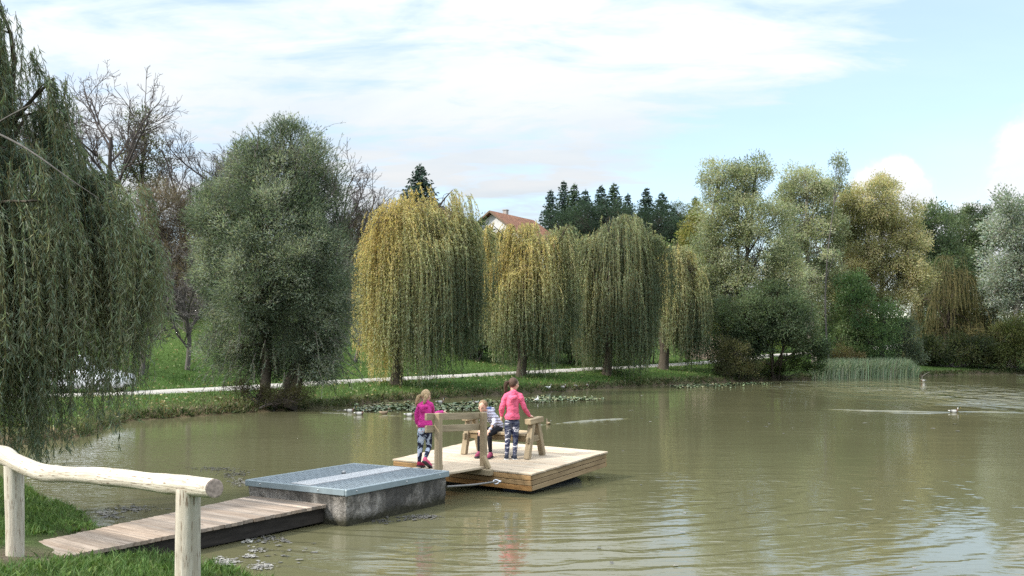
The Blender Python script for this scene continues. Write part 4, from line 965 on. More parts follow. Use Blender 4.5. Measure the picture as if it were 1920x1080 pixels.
def weeper(name, label, base, domes, d, ns, bottom, cols, seed, wfun, L=.13, W=.026, per=17, trunk_r=.28, group=None, spread=.5, mass=(.5, 1.), trunk_pts=None, limbs=26, thin=0., top_up=.35, lenpow=1.2, lenmax=99, bunch=13, fr=.22, botn=.45):
    """a weeping willow: limbs arch to the crown's masses and strands of leaves hang from them; domes in photo pixels"""
    rng = np.random.RandomState(seed); base = V3(base, float); root = empty(name, base, label, 'tree', group); s = d / F
    Cn = V3([P(l[0], l[1], d + (l[4] if len(l) > 4 else 0)) for l in domes]); R = V3([[l[2] * s, (l[5] if len(l) > 5 else l[2] * s * .9), l[3] * s] for l in domes])
    pr = R[:, 0] * R[:, 2]; pr = pr / pr.sum()
    nb = max(20, ns // bunch); bi = rng.randint(nb, size=ns); bl = rng.choice(len(domes), nb, p=pr); li = bl[bi]; dr = unit(unit(rng.normal(size=(nb, 3)) + [0, 0, .25])[bi] + rng.normal(size=(ns, 3)) * .21); dr[:, 2] = np.where(dr[:, 2] < -.25, -dr[:, 2], dr[:, 2])
    wisp = 1 + (rng.rand(ns, 1) < .13) * rng.uniform(.04, .36, (ns, 1)) * [1, 1, .7]; p0 = Cn[li] + dr * R[li] * wisp * (rng.uniform(mass[0], mass[1], nb)[bi] ** .5 * rng.uniform(.92, 1.05, ns))[:, None]
    e = p0 - base; e[:, 2] = 0; e = unit(e + rng.normal(size=(ns, 3)) * [.4, .4, 0])
    zb = bottom(p0, rng) + (abs(rng.normal(size=nb)) * botn)[bi]
    Ls = np.clip((p0[:, 2] - zb) * np.clip((rng.uniform(.3, 1., nb) ** fr)[bi] * rng.uniform(.72, 1.12, ns), .2, 1.02), .35, lenmax)
    K = 9; t = np.linspace(0, 1, K)[None, :, None]
    sp = spread * (rng.uniform(.3, 1.2, (ns, 1, 1)) + (rng.rand(ns, 1, 1) < .1) * rng.uniform(.3, 1.1, (ns, 1, 1))); ph = rng.uniform(0, 6.28, (ns, 1, 1)); sway = rng.normal(size=(ns, 1, 3)) * [.05, .05, 0]
    path = p0[:, None] + e[:, None] * sp * (1 - np.exp(-3.2 * t)) + sway * np.sin(t * 5 + ph) * np.minimum(Ls, 4)[:, None, None] * .6
    path[:, :, 2] += (top_up * (rng.uniform(.2, 1.2, (ns, 1)) + (rng.rand(ns, 1) < .12) * rng.uniform(.5, 2.6, (ns, 1))) * np.sin(np.clip(t[..., 0] * 5, 0, math.pi)) - Ls[:, None] * t[..., 0] ** 1.12)
    # leaves along the strands
    cnt = np.maximum(4, (Ls * per * rng.uniform(.7, 1.15, ns)).astype(int)); tot = cnt.sum(); si = np.repeat(np.arange(ns), cnt)
    tt = rng.uniform(0, 1, tot) * (K - 1.001); k = tt.astype(int); fr = (tt - k)[:, None]
    a, b = path[si, k], path[si, k + 1]; pos = a * (1 - fr) + b * fr
    dirs = unit(b - a) * .9 + rng.normal(size=(tot, 3)) * [.42, .42, .3]
    tone = wfun(pos, rng) + .09 * rng.normal(size=ns)[si] + .09 * rng.normal(size=nb)[bi][si]
    c = leafcol(tot, rng, cols, tone, .17)
    v, q, c = leaves(pos, dirs, L * rng.uniform(.6, 1.2, tot), W * rng.uniform(.7, 1.2, tot), c, rng)
    link('crown', mesh_np('crown', v - base, q, None, c), LEAF, root)
    # wood
    tp = V3(trunk_pts, float) if trunk_pts is not None else V3([base - [0, 0, .2], base + [.1, 0, 1.2], base + [0, .1, 2.6], np.average(Cn, 0, pr)])
    tp = crom(tp, 5); g = [(tp[None] - base, (np.interp(np.linspace(0, 1, len(tp)), [0, .08, .5, 1], [1.45, 1., .8, .4]) * trunk_r)[None], 12)]
    lp, lr = [], []
    for i in rng.choice(ns, limbs, replace=False):
        a = tp[rng.randint(int(len(tp) * .45), len(tp))]; lp.append(curve(a, p0[i], rng, 9, .12, .05)); lr.append(np.linspace(trunk_r * .34, .012, 9))
    g.append((V3(lp) - base, V3(lr), 7))
    k = rng.choice(ns, min(ns, 300), replace=False); tw = V3([curve(lp[rng.randint(len(lp))][rng.randint(4, 9)], p0[i], rng, 6, .1, .06) for i in k])
    # keep only short twigs
    ok = np.linalg.norm(tw[:, -1] - tw[:, 0], axis=1) < 1.6 * R[:, 0].mean()
    if ok.any(): g.append((tw[ok] - base, np.broadcast_to(np.linspace(.016, .005, 6), (ok.sum(), 6)).copy(), 4))
    put_trunk(g, 'trunk', BARK, root)
    st = Acc(); v, q, uv = tubes(path, np.broadcast_to(np.linspace(.0045, .002, K) * (d / 40 + .5), (ns, K)), 3); st.add(v - base, q, None, uv); st.build('hanging_twigs', WTWIG, root)
    return root
WTWIG = bark_material('willow_twig', (.09, .08, .035), (.2, .17, .075), 20)

def spruce(label, px, top, hw, d, seed, cols=((.012, .028, .016), (.035, .07, .035)), ground=None, name='spruce_tree', dens=1.):
    rng = np.random.RandomState(seed); x = (px - 960) / F * d; z0 = hgt(x, d) if ground is None else ground; base = V3([x, d, z0])
    H = P(px, top, d)[2] - z0; R = hw * d / F; root = empty(name, base, label, 'tree', 'spruces on the hill behind the houses')
    a = Acc(); a.tube([(0, 0, -.2), (0, 0, H * .5), (0, 0, H)], (.22, .13, .015), 7); a.build('trunk', BARK, root, None, True)
    nw = int(H * 3.4); pos, dr, Ls, Ws, cs = [], [], [], [], []
    for i in range(nw):
        h = .06 + .94 * (i + rng.rand() * .5) / nw; Lb = R * (1 - h) ** .8 * 2.3 + .22; nb = 9
        for k in range(nb):
            an = 2 * math.pi * (k + rng.rand()) / nb; e = V3([math.cos(an), math.sin(an), 0]); l = Lb * rng.uniform(.62, 1.12); m = max(6, int(l * 15 * dens))
            t = rng.rand(m); p = V3([0, 0, h * H]) + e * (l * t)[:, None]; p[:, 2] += -.32 * l * t + .22 * l * t ** 2.2 + rng.normal(size=m) * .06
            side = V3([-e[1], e[0], 0]) * rng.choice([-1, 1], m)[:, None]
            pos.append(p); dr.append(e * .7 + side * .6 + [0, 0, -.35] + rng.normal(size=(m, 3)) * .25); Ls.append(np.full(m, .2 + .42 * l * .35)); Ws.append(np.full(m, .17)); cs.append(np.full(m, rng.rand()))
        # leader
    pos.append(V3([[0, 0, H - .3]] * 6)); dr.append(rng.normal(size=(6, 3)) * .3 + [0, 0, 1]); Ls.append(np.full(6, .5)); Ws.append(np.full(6, .1)); cs.append(np.full(6, .5))
    pos, dr, Ls, Ws, cs = map(np.concatenate, (pos, dr, Ls, Ws, cs)); n = len(pos)
    v, q, c = leaves(pos, dr, Ls * rng.uniform(.7, 1.3, n), Ws, leafcol(n, rng, cols, cs + .2 * rng.normal(size=n), .2), rng)
    link('crown', mesh_np('crown', v, q, None, c), NEEDLE, root)
    return root
# ------------------------------------------------------------------ the weeping willow on the near bank
def near_willow():
    d = 13.6; base = V3([-8.0, 13.6, hgt(-8.0, 13.6)])
    def bot(p, rng):
        px = 960 + p[:, 0] / p[:, 1] * F
        cut = (rng.rand(len(p)) < .55) & (px > 60); y = -1. * cut * rng.uniform(60, 260, len(p)) + np.interp(px, [-400, 40, 95, 150, 215, 245, 262, 300, 330], [880, 900, 880, 872, 840, 770, 712, 655, 600])
        return HC - (y - 645) / F * p[:, 1] + rng.uniform(0, .25, len(p)) + (rng.rand(len(p)) < .12) * -.2
    wf = lambda p, rng: np.clip(.45 + .42 * vnoise(p, 1.4, 3) + .1 * rng.normal(size=len(p)), 0, 1)
    domes = [(-75, 80, 72, 180), (-150, 200, 170, 170), (60, 330, 110, 90, -.3), (160, 430, 85, 75, .1), (235, 480, 60, 55, .3), (262, 560, 32, 60, .2), (-40, 420, 130, 100, -.8), (100, 260, 60, 80, .7),
             (180, 350, 48, 45, .5), (30, 150, 50, 120, .5), (120, 500, 90, 80, -.35), (40, 440, 90, 60, -.45), (20, 600, 90, 110, -.3), (-120, 500, 150, 150, -1), (125, 290, 60, 60, .2), (215, 380, 55, 50, -.2), (265, 470, 40, 45, 0), (85, 190, 45, 60, .1), (280, 540, 26, 50, -.2)]
    cols = ((.09, .125, .083), (.145, .187, .122), (.23, .27, .18), (.30, .31, .175))
    r = weeper('weeping_willow', 'large dark green weeping willow whose strands hang over the near bank', base, domes, d, 2300, bot, cols, 11, wf, L=.118, W=.0145, per=40, trunk_r=.20, spread=.22,
               limbs=34, top_up=.12, fr=.5, botn=.2, lenmax=3.9, trunk_pts=[base - [0, 0, .2], base + [.15, 0, 1.4], base + [.1, .3, 2.6], base + [-.1, .9, 3.9]])
    # bare older boughs that show through
    b = Acc()
    for pts in ([(-60, 225, 13.2), (20, 262, 12.6), (70, 292, 12.3), (130, 335, 12.2), (185, 372, 12.2)], [(-50, 260, 13.2), (10, 222, 12.6), (60, 196, 12.4), (92, 182, 12.4)]):
        q = crom([P(*p) for p in pts], 6) - base; b.tube(q, np.linspace(.017, .004, len(q)), 7)
    b.build('boughs', BARKG, r, None, True)
near_willow()

# ------------------------------------------------------------------ the big green willow by the water
def green_willow():
    b = ground_hit(522, 757); d = b[1]
    lobes = [(520, 470, 130, 120), (515, 360, 100, 80), (545, 272, 48, 55), (470, 305, 42, 46), (425, 420, 68, 85), (598, 385, 52, 95), (420, 520, 62, 80), (460, 600, 75, 80), (560, 590, 105, 95), (620, 500, 46, 105),
             (590, 660, 62, 55), (520, 660, 80, 55), (430, 655, 50, 45), (582, 315, 44, 55), (400, 400, 40, 60), (616, 590, 48, 75), (520, 420, 90, 80, -1.2), (490, 540, 80, 90, -1.5), (570, 500, 70, 90, -1.4), (560, 675, 70, 40), (470, 685, 62, 38), (605, 690, 40, 38), (400, 500, 30, 70), (385, 440, 22, 50)]
    cols = ((.068, .094, .064), (.118, .155, .108), (.195, .232, .17), (.30, .335, .265))
    r = broadleaf('willow_tree', 'tall bushy grey green willow with two trunks at the water edge', 'tree', b, lobes, d, 235000, .135, .026, cols, 21, .34, 3, BARK, None, .40, .15, .62, jit=.2, fork=.5)
    # thin upright shoots and the ragged skirt
    rng = np.random.RandomState(5); ps = []
    for k in range(340):
        px = rng.uniform(415, 650); y = np.interp(px, [415, 430, 480, 540, 600, 640, 650], [360, 290, 235, 222, 240, 320, 380]) + rng.uniform(0, 110); a = P(px, y + rng.uniform(40, 80), d + rng.uniform(-1.5, 1.5)); ps.append(curve(a, P(px + rng.normal() * 24 + (px - 535) * .10, y - rng.uniform(-12, 30) * rng.rand(), d + rng.uniform(-1.5, 1.5)), rng, 6, 0, .09))
    for k in range(230):
        px = rng.uniform(385, 650); y = rng.uniform(600, 700); a = P(px, y, d + rng.uniform(-2, 2)); ps.append(curve(a, a + V3([(px - 520) / 60 * .35 * rng.rand(), rng.normal() * .4, -rng.uniform(.3, .9)]), rng, 6, .05, .05))
    ps = V3(ps); v, q, uv = tubes(ps - b, np.broadcast_to(np.linspace(.011, .003, 6), (len(ps), 6)), 4); a = Acc(); a.add(v, q, None, uv); a.build('branches', TWIG, r)
    n = 26000; i = rng.randint(len(ps), size=n); k = rng.randint(1, 5, n); f = rng.rand(n, 1); pos = ps[i, k] * (1 - f) + ps[i, k + 1] * f
    v, q, c = leaves(pos, unit(ps[i, k + 1] - ps[i, k]) + rng.normal(size=(n, 3)) * .45, .10 * rng.uniform(.6, 1.2, n), .019, leafcol(n, rng, cols, rng.rand(n)), rng)
    link('shoot_leaves', mesh_np('shoot_leaves', v - b, q, None, c), LEAF, r)
    # dark root brush at its foot
    broadleaf('root_bush', 'low dark brown brush round the foot of the big green willow', 'bush', ground_hit(500, 764), [(480, 742, 40, 20), (530, 748, 45, 18), (560, 738, 30, 16), (450, 728, 28, 16)], d - .9, 7000, .10, .02, ((.028, .026, .018), (.06, .055, .03), (.09, .10, .04)), 6, .06, 5, TWIG, None, .22, .2, .6)
green_willow()

# ------------------------------------------------------------------ four weeping willows along the path
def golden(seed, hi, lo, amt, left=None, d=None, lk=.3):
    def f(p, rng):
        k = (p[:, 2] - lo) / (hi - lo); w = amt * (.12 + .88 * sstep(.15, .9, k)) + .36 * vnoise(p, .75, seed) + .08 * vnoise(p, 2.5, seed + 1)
        if left is not None: w = w + lk * np.clip((left - (960 + p[:, 0] / d * F)) / 90, -1, .8)  # sunlit left and shaded right painted into the leaf tone, over the autumn gold
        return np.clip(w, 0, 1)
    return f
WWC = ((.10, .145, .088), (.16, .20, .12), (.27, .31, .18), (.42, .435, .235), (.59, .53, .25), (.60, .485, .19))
def row_willows():
    grp = 'weeping willows along the lakeside path'
    def bot(tab):
        xs, ys = zip(*tab)
        def f(p, rng):
            px = 960 + p[:, 0] / p[:, 1] * F; y = np.interp(px, xs, ys) + rng.normal(size=len(p)) * 9
            return HC - (y - 645) / F * p[:, 1]
        return f
    b = ground_hit(742, 722); d = b[1]; z = lambda y: P(0, y, d)[2]
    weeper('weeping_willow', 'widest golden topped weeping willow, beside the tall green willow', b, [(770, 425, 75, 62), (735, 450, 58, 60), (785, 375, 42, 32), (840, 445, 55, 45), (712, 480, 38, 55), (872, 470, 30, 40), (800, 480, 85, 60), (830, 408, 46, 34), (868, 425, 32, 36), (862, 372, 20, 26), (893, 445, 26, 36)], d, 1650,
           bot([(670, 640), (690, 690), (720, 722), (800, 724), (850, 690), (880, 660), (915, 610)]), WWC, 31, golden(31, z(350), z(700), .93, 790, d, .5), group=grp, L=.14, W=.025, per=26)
    b = ground_hit(976, 707); d = b[1]
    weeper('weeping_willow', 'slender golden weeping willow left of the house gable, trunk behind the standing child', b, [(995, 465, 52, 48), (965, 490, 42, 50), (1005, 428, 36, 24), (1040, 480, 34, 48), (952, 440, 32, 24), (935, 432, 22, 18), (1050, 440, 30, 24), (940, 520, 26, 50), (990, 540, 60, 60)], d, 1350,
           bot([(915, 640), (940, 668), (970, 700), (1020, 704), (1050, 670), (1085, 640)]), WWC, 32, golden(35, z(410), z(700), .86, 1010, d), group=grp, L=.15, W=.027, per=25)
    b = ground_hit(1137, 703); d = b[1]
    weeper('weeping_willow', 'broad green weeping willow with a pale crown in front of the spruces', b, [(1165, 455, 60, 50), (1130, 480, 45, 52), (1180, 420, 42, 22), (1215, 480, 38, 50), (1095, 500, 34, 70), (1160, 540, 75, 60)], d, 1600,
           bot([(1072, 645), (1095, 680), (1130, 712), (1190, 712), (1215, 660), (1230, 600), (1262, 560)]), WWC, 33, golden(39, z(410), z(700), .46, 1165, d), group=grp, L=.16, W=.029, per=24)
    b = ground_hit(1243, 692); d = b[1]
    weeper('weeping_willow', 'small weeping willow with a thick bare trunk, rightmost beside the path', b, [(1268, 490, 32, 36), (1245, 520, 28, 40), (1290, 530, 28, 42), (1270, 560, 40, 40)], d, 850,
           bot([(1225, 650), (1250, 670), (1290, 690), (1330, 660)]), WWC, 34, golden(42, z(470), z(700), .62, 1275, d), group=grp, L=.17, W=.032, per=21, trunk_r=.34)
row_willows()

# ------------------------------------------------------------------ far right: trees round the head of the pond
def right_trees():
    GG = ((.14, .175, .105), (.245, .28, .17), (.37, .395, .255), (.49, .51, .36)); OL = ((.18, .195, .105), (.33, .33, .18), (.48, .445, .25), (.58, .53, .35))
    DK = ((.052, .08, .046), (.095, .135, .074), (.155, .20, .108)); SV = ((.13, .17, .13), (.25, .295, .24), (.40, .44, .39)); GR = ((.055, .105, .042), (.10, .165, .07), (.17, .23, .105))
    zb = lambda px, d: [(px - 960) / F * d, d, hgt((px - 960) / F * d, d)]
    B = broadleaf
    B('poplar_tree', 'tallest pale grey green tree behind the dark lakeside bush', 'tree', zb(1372, 67), [(1348, 328, 34, 32), (1418, 325, 38, 32), (1385, 352, 40, 40), (1345, 395, 35, 45), (1400, 405, 55, 50), (1350, 455, 52, 55), (1425, 470, 60, 62), (1362, 540, 52, 60), (1415, 560, 58, 60), (1330, 500, 38, 50), (1455, 420, 35, 45), (1470, 510, 45, 60), (1320, 570, 34, 60), (1300, 520, 26, 44)],
      67, 85000, .17, .06, GG, 41, .3, 3, BARKG, None, .62, .15, .42)
    B('poplar_tree', 'round topped grey green tree leaning beside the thin bare sapling', 'tree', zb(1533, 75), [(1512, 345, 45, 36), (1490, 370, 34, 36), (1535, 380, 32, 40), (1508, 415, 42, 40), (1530, 460, 36, 50), (1480, 470, 40, 50), (1500, 530, 45, 50), (1545, 520, 36, 60), (1560, 440, 24, 50)],
      75, 52000, .18, .065, GG, 42, .28, 2, BARKP, None, .62, .1, .42)
    B('alder_tree', 'low spreading dark green tree leaning over the water', 'tree', zb(1449, 66.5), [(1470, 600, 62, 45), (1425, 615, 50, 45), (1500, 632, 42, 32), (1395, 590, 48, 45), (1525, 655, 30, 16), (1545, 668, 16, 8), (1365, 630, 36, 46), (1345, 660, 22, 24), (1490, 575, 26, 22), (1450, 560, 50, 35), (1400, 650, 40, 30)],
      65, 56000, .14, .065, DK, 43, .16, 4, BARK, None, .5, .0, .6)
    B('brown_bush', 'drab brown bush at the water edge under the tall pale tree', 'bush', zb(1385, 64), [(1385, 690, 34, 26), (1365, 700, 22, 16), (1415, 695, 26, 20), (1350, 672, 16, 20), (1378, 655, 24, 24)], 63.6, 9000, .13, .05, ((.06, .068, .035), (.11, .115, .055), (.17, .165, .08)), 44, .06, 5, TWIG, None, .4, .3, .5)
    B('green_bush', 'rounded green bush between the dark leaning tree and the reeds', 'bush', zb(1470, 67), [(1450, 695, 28, 18), (1490, 680, 26, 18), (1525, 688, 18, 16), (1430, 690, 22, 20)], 66.5, 7000, .14, .06, ((.03, .06, .022), (.07, .11, .04), (.15, .17, .06)), 45, .05, 4, TWIG, None, .4, .2, .5)
    B('sapling', 'thin tall sapling with a bare stem and a tuft of leaves on top', 'tree', zb(1556, 71), [(1572, 318, 15, 20), (1578, 345, 10, 14), (1566, 352, 8, 14), (1573, 300, 8, 10), (1562, 480, 16, 20)], 71, 1900, .19, .06, GG, 46, .075, 1, BARKG, None, .42, .1, .45, fork=.8)
    B('yellowing_tree', 'large yellowing olive tree above the green bushes by the reeds', 'tree', zb(1645, 77), [(1640, 385, 48, 40), (1605, 420, 42, 50), (1680, 410, 42, 42), (1700, 465, 45, 50), (1640, 470, 62, 60), (1600, 520, 42, 60), (1665, 545, 58, 50), (1715, 520, 30, 40), (1590, 372, 24, 28), (1655, 352, 22, 22), (1610, 580, 40, 40)],
      77, 90000, .175, .07, OL, 47, .3, 2, BARKG, None, .68, .1, .46)
    B('green_bush', 'tall bright green bush below the yellowing tree, left of the hanging dark willow', 'bush', zb(1605, 73.5), [(1605, 580, 42, 45), (1575, 635, 36, 40), (1635, 640, 42, 40), (1600, 540, 28, 30), (1660, 600, 30, 45), (1610, 670, 45, 25)], 73.5, 22000, .18, .09, GR, 48, .1, 5, TWIG, None, .55, .1, .55)
    B('autumn_bush', 'small orange brown bush behind the reeds', 'bush', zb(1578, 72), [(1578, 662, 24, 20), (1598, 672, 18, 14), (1560, 672, 14, 12)], 71.8, 3500, .14, .06, ((.14, .12, .06), (.22, .175, .085), (.2, .2, .09)), 49, .05, 4, TWIG, None, .4, .2, .5)
    B('grey_bush', 'grey green bush right of the reeds under the yellowing tree', 'bush', zb(1698, 77), [(1695, 625, 24, 42), (1712, 660, 18, 30), (1680, 665, 24, 26)], 76, 7000, .17, .06, ((.06, .085, .06), (.11, .145, .10), (.2, .24, .18)), 50, .07, 3, TWIG, None, .45, .2, .5)
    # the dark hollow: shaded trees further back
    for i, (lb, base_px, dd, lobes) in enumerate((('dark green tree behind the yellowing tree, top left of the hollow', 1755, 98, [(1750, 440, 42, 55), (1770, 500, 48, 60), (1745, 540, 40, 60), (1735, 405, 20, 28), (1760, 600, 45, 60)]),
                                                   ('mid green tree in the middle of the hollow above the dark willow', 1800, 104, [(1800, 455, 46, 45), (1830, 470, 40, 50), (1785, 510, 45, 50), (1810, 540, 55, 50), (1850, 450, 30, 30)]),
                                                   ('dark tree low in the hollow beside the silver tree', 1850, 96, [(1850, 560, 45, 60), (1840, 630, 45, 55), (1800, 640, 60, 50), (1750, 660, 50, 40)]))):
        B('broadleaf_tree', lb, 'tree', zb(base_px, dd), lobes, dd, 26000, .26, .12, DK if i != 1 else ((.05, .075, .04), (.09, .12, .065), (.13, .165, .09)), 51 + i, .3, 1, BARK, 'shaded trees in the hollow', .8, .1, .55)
    for lb, px, dd, lobes, cl, n in (('grey green tree filling the gap behind the thin sapling', 1580, 88, [(1575, 440, 36, 60), (1560, 520, 46, 60), (1590, 560, 46, 60), (1550, 600, 50, 60), (1610, 480, 40, 50), (1560, 380, 26, 40)], ((.09, .12, .065), (.16, .19, .105), (.26, .28, .17)), 22000),
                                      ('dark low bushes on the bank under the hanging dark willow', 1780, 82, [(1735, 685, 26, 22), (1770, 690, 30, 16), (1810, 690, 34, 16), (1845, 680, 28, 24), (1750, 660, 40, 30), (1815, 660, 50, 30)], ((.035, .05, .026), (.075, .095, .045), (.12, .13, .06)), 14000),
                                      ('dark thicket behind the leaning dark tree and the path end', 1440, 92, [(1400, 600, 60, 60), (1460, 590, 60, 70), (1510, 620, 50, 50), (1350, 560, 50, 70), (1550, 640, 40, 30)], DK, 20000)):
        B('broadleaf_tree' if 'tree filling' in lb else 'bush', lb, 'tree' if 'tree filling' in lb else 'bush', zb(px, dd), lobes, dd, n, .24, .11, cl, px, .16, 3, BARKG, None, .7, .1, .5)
    B('pine_tree', 'flat topped tree with open limbs on the skyline left of the silver tree', 'tree', zb(1822, 118), [(1790, 402, 26, 9), (1830, 396, 26, 9), (1858, 402, 22, 9), (1815, 412, 30, 9), (1775, 412, 16, 8), (1845, 418, 16, 8)], 118, 5200, .28, .11, DK, 55, .32, 1, BARK, None, .62, .1, .42, fork=.75)
    def bt(p, rng): return np.full(len(p), .15) + rng.uniform(0, .9, len(p)) ** 2
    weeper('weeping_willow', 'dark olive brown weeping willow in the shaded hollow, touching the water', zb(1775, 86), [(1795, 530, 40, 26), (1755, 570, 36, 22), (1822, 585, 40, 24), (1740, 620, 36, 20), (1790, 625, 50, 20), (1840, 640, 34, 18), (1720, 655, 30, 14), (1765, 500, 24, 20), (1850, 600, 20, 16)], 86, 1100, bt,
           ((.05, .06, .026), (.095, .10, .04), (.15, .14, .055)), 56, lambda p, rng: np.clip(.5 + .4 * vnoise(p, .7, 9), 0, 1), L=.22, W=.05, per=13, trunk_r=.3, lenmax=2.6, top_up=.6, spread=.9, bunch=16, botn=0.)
    B('silver_poplar', 'silvery white leaved tree at the right edge', 'tree', zb(1895, 84), [(1892, 395, 30, 38), (1880, 440, 34, 35), (1910, 450, 40, 45), (1875, 500, 38, 38), (1915, 510, 45, 50), (1860, 545, 28, 26), (1900, 570, 50, 40), (1935, 420, 35, 50), (1960, 500, 50, 70)],
      84, 34000, .24, .10, SV, 57, .3, 1, BARKP, None, .8, .1, .46)
    B('olive_bush', 'yellow green bush at the water edge below the silver tree', 'bush', zb(1895, 82.6), [(1890, 640, 36, 40), (1915, 615, 34, 30), (1870, 670, 26, 26), (1925, 665, 40, 34), (1960, 630, 40, 50)], 82, 20000, .18, .08, ((.09, .11, .04), (.16, .18, .07), (.24, .24, .11)), 58, .09, 5, TWIG, None, .6, .2, .5)
    for i, (px, dd, lb) in enumerate(((2010, 86, 'pale grey green tree beyond the silver tree, right of the frame edge'), (2090, 80, 'olive tree rightmost beyond the silver tree'))):
        B('broadleaf_tree', lb, 'tree', zb(px, dd), [(px, 420, 50, 55), (px - 30, 490, 45, 60), (px + 30, 500, 50, 65), (px, 580, 70, 60), (px - 10, 650, 70, 45)], dd, 18000, .3, .14, GG if i == 0 else OL, 60 + i, .3, 1, BARKG, None, .8, .1, .5)
right_trees()

# ------------------------------------------------------------------ understorey behind the willows and the slope on the left
def understorey():
    zb = lambda px, d: [(px - 960) / F * d, d, hgt((px - 960) / F * d, d)]
    B = broadleaf
    DG = ((.02, .036, .018), (.04, .065, .028), (.075, .10, .04)); YG = ((.09, .11, .035), (.16, .17, .055), (.26, .24, .09)); BR = ((.075, .062, .05), (.12, .10, .082), (.165, .14, .112))
    for i, (lb, px, d, lobes, cols, n) in enumerate((
        ('dark leafy shrub between the two golden willows', 893, 62, [(890, 600, 44, 58), (870, 560, 40, 60), (905, 540, 36, 60), (905, 470, 30, 55), (932, 452, 26, 18), (955, 470, 26, 26), (880, 635, 44, 36), (925, 620, 40, 45)], DG, 20000),
        ('dark shrub behind the golden willow left of the house', 850, 68, [(840, 560, 50, 70), (810, 610, 55, 55), (860, 500, 50, 70), (770, 600, 60, 65), (720, 610, 50, 55), (690, 630, 40, 40)], DG, 20000),
        ('dark shrub between the second golden willow and the broad green one', 1080, 66, [(1080, 605, 50, 55), (1050, 570, 46, 60), (1095, 520, 36, 70), (1075, 635, 50, 32), (1010, 620, 50, 50), (1120, 600, 50, 60)], DG, 22000),
        ('leafy green shrub behind the broad green weeping willow', 1215, 70, [(1205, 590, 46, 44), (1240, 560, 40, 55), (1180, 550, 50, 60), (1225, 500, 45, 60), (1215, 625, 40, 28), (1270, 600, 40, 45)], ((.035, .06, .025), (.065, .10, .04), (.10, .13, .05)), 13000),
        ('pale green scrub between the small willow and the tall pale tree', 1320, 78, [(1325, 560, 32, 50), (1300, 600, 30, 40), (1345, 590, 34, 40), (1330, 510, 30, 45)], YG, 9000),
        ('bright yellow green shrub at the bend of the path', 1335, 80, [(1330, 618, 24, 14), (1350, 608, 20, 14), (1440, 640, 22, 18), (1420, 630, 20, 20)], ((.14, .2, .05), (.24, .3, .08)), 3500),
        ('pale olive tree behind the small willow, right of the spruces', 1305, 92, [(1300, 430, 24, 36), (1320, 470, 30, 50), (1290, 470, 22, 40), (1310, 395, 14, 18)], YG, 8000),
        ('dark evergreen thicket filling the foot of the spruce row', 1150, 122, [(1040, 420, 34, 30), (1090, 415, 40, 36), (1140, 410, 44, 40), (1190, 418, 40, 34), (1235, 420, 40, 40), (1270, 440, 26, 30)], ((.02, .036, .024), (.04, .065, .04)), 12000),
        ('dull green tree on the hill right of the spruces', 1270, 130, [(1275, 400, 18, 24), (1290, 420, 24, 28), (1262, 430, 20, 26)], ((.05, .07, .035), (.09, .11, .05)), 4000),
        ('brown leaved thicket on the slope behind the near willow', 310, 60, [(300, 400, 55, 60), (345, 440, 45, 70), (270, 460, 50, 70), (330, 520, 60, 70), (240, 520, 60, 70), (390, 480, 50, 70), (280, 560, 60, 55), (370, 560, 60, 50), (430, 560, 60, 60)], BR, 22000),
        ('dark ivy covered tree left of the brown thicket', 262, 68, [(262, 235, 30, 40), (275, 285, 34, 45), (240, 300, 28, 40), (262, 350, 34, 45), (300, 320, 22, 30)], ((.05, .07, .042), (.09, .11, .065), (.14, .135, .07)), 2300),
        ('shaded shrubs on the slope behind the near willow, leftmost', 120, 56, [(110, 500, 70, 80), (180, 540, 60, 70), (50, 540, 70, 80), (0, 500, 80, 90), (-80, 520, 90, 100)], ((.04, .05, .025), (.075, .085, .04), (.10, .08, .04)), 14000),
        ('grey brown thicket between the tall green willow and the widest golden willow', 668, 66, [(660, 470, 36, 70), (690, 440, 30, 60), (650, 560, 36, 60), (690, 560, 36, 60), (720, 600, 36, 50)], ((.05, .045, .035), (.085, .075, .06), (.12, .11, .07)), 8000),
    )):
        tree = 'tree' in lb.split(' ')[:3] or 'covered tree' in lb
        B('hillside_tree' if tree else 'shrub', lb, 'tree' if tree else 'bush', zb(px, d), lobes, d, int(n * 1.9), .42 if 'thicket on' in lb or 'grey brown' in lb else .19, .03 if 'thicket on' in lb or 'grey brown' in lb else .085, V3(cols) * 1.35, 70 + i, .2 if tree else .09, 1 if tree else 4, BARK if tree else TWIG, None, .62, .15, .5)
    # dry stalks by the path
    rng = np.random.RandomState(8); b = V3(zb(1305, 76)); n = 260; px = rng.uniform(1286, 1352, n); dd = rng.uniform(75.5, 78, n)
    p0 = V3([[(x - 960) / F * y, y, hgt((x - 960) / F * y, y) - .05] for x, y in zip(px, dd)]); h = rng.uniform(.7, 2.1, n)
    pt = np.stack([p0, p0 + np.stack([rng.normal(size=n) * .06, rng.normal(size=n) * .06, h * .5], 1), p0 + np.stack([rng.normal(size=n) * .22, rng.normal(size=n) * .2, h], 1)], 1)
    v, q, uv = tubes(pt, np.broadcast_to([.018, .014, .006], (n, 3)), 4)
    a = Acc(); a.add(v, q, None, uv); tag(a.build('dry_stalks', flat('dry_stalk', (.36, .29, .24), .9, .1, .3, 2), None), 'pinkish grey dry stalks standing by the path bend', 'dry stalks', None, 'stuff')
    # leafless trees
    bare('bare_tree', 'tall leafless tree fanning out above the near willow', 'tree', zb(205, 64), 9.8, .011, .20, 3, WIDE)
    bare('bare_tree', 'leafless tree leaning right with a long bare bough above the brown thicket', 'tree', zb(318, 66), 7.6, .011, .16, 12, WIDE, lean=(.33, 0, 1))
    bare('bare_tree', 'leafless tree half hidden behind the top left of the tall green willow', 'tree', zb(455, 68), 8.2, .011, .17, 15, WIDE)
